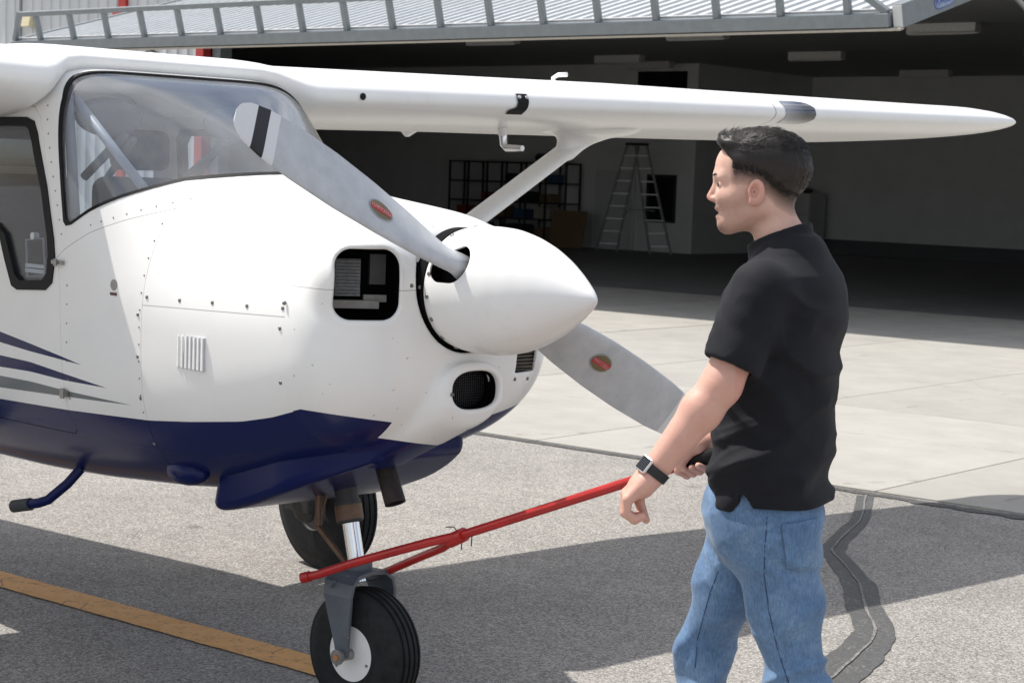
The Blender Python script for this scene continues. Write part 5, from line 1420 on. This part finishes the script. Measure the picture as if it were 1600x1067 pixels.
for pts in ([(-.010, .905), (-.012, .84), (-.008, .77), (.008, .68), (.028, .61), (.052, .54), (.08, .47)], [(-.088, .73), (-.103, .68), (-.114, .62), (-.125, .55), (-.128, .48)]):
    trim('side_seam', dens(pts, 70), .0005, jeans, .0017, THR, jo)
    trim('side_seam', dens([(x + .008, z) for x, z in pts], 70), .0003, jeans, .0009, plain('seam_light', (.17, .26, .40), .9), jo)
pk = [(.022, .890), (.112, .900), (.104, .800), (.076, .786), (.040, .790)]
gp = MB(); NU = 22; idx = {}
def surf_y(x, z, off):
    lo_, hi_ = -.40, .10
    ys = np.linspace(lo_, hi_, 260); f = jeans(np.stack([np.full(260, x), ys, np.full(260, z)], -1).astype(f32)); k = int(np.argmax(f < off))
    return float(ys[k])
lft = dens([pk[0], pk[4]], NU); rgt = dens([pk[1], pk[2]], NU)
for i in range(NU):
    for j in range(NU):
        t = j / (NU - 1); x = lft[i][0] * (1 - t) + rgt[i][0] * t; z = lft[i][1] * (1 - t) + rgt[i][1] * t - (.012 * (1 - abs(2 * t - 1)) if i > NU - 6 else 0) * ((i - NU + 6) / 5)
        gp.v.append((x, surf_y(x, z, .0035), z))
for i in range(NU - 1):
    for j in range(NU - 1): a = i * NU + j; gp.f.append((a, a + NU, a + NU + 1, a + 1)); gp.mi.append(0)
po = gp.build('back_pocket', DENIM, jo, True, fix=False)
sm_ = po.modifiers.new('s', 'SOLIDIFY'); sm_.thickness = .003; sm_.offset = 1.
loop = [(x, z) for x, z in dens([(lft[0][0] + .005, lft[0][1] - .004), (lft[-1][0] + .005, lft[-1][1] + .004), (.073, .784), (rgt[-1][0] - .005, rgt[-1][1] + .004), (rgt[0][0] - .005, rgt[0][1] - .004)], 90)]
trim('pocket_stitch', loop, .0045, jeans, .0011, THR, po)
trim('pocket_hem', dens([(.024, .878), (.110, .888)], 30), .0045, jeans, .0011, THR, po)
SHOE = plain('dark_shoe', (.03, .03, .032), .6)
for A_, pitch_ in ((ALp, .55), (ARp, 0.)):
    A_ = np.array(A_); d3 = np.array([FD[0] * math.cos(pitch_), FD[1] * math.cos(pitch_), -math.sin(pitch_)]); toe = A_ + d3 * .17
    z0 = .045 if pitch_ == 0 else None
    a = np.array([A_[0], A_[1], .05 if z0 else A_[2] - .045]); b = np.array([toe[0], toe[1], .034 if z0 else max(.036, toe[2] - .03)])
    bk = a - d3 * .05
    F = lambda p: smin(smax(chain(p, [tuple(bk), tuple(a), tuple(b)], [.040, .045, .034], .02), -(p[..., 2] - .004), .004), cone(p, tuple(A_), tuple(a), .048, .04), .03)
    v_, q_ = polygonise(F, tuple(np.minimum(bk, b) - .1), tuple(np.maximum(A_, toe) + .1), .008)
    link('shoe', mesh_np('shoe', v_, q_), SHOE, per)

# ---- watch on the near wrist
wa, wb = Vector(ELp), Vector(WLp); wdv = (wb - wa).normalized(); wc = wb - wdv * .012
face_n = Vector((-.62, -.62, .48)); face_n = (face_n - wdv * face_n.dot(wdv)).normalized()
wt = MB(); wt.lathe([(-.011, .0325), (-.011, .0365), (.011, .0355), (.011, .0315), (-.011, .0325)], wc, tuple(wdv), 36)
wo = wt.build('wrist_watch', plain('watch_strap', (.012, .012, .013), .5), per, True, angle=40)
sd2 = face_n.cross(wdv).normalized()
def cbox(c, hx, hy, hz, name, mat, bev):
    q = MB(); cs_ = [(i, j, k) for k in (-1, 1) for i, j in ((-1, -1), (1, -1), (1, 1), (-1, 1))]
    q.add([c + wdv * (i * hx) + sd2 * (j * hy) + face_n * (k * hz) for i, j, k in cs_], [(0, 3, 2, 1), (4, 5, 6, 7), (0, 1, 5, 4), (1, 2, 6, 5), (2, 3, 7, 6), (3, 0, 4, 7)])
    return q.build(name, mat, wo, bevel=bev)
cc = wc + face_n * .0375
cbox(cc, .0185, .0165, .0050, 'watch_case', CHROME, .004)
cbox(cc + face_n * .0048, .0158, .0138, .0012, 'watch_glass', DPANE, .002)
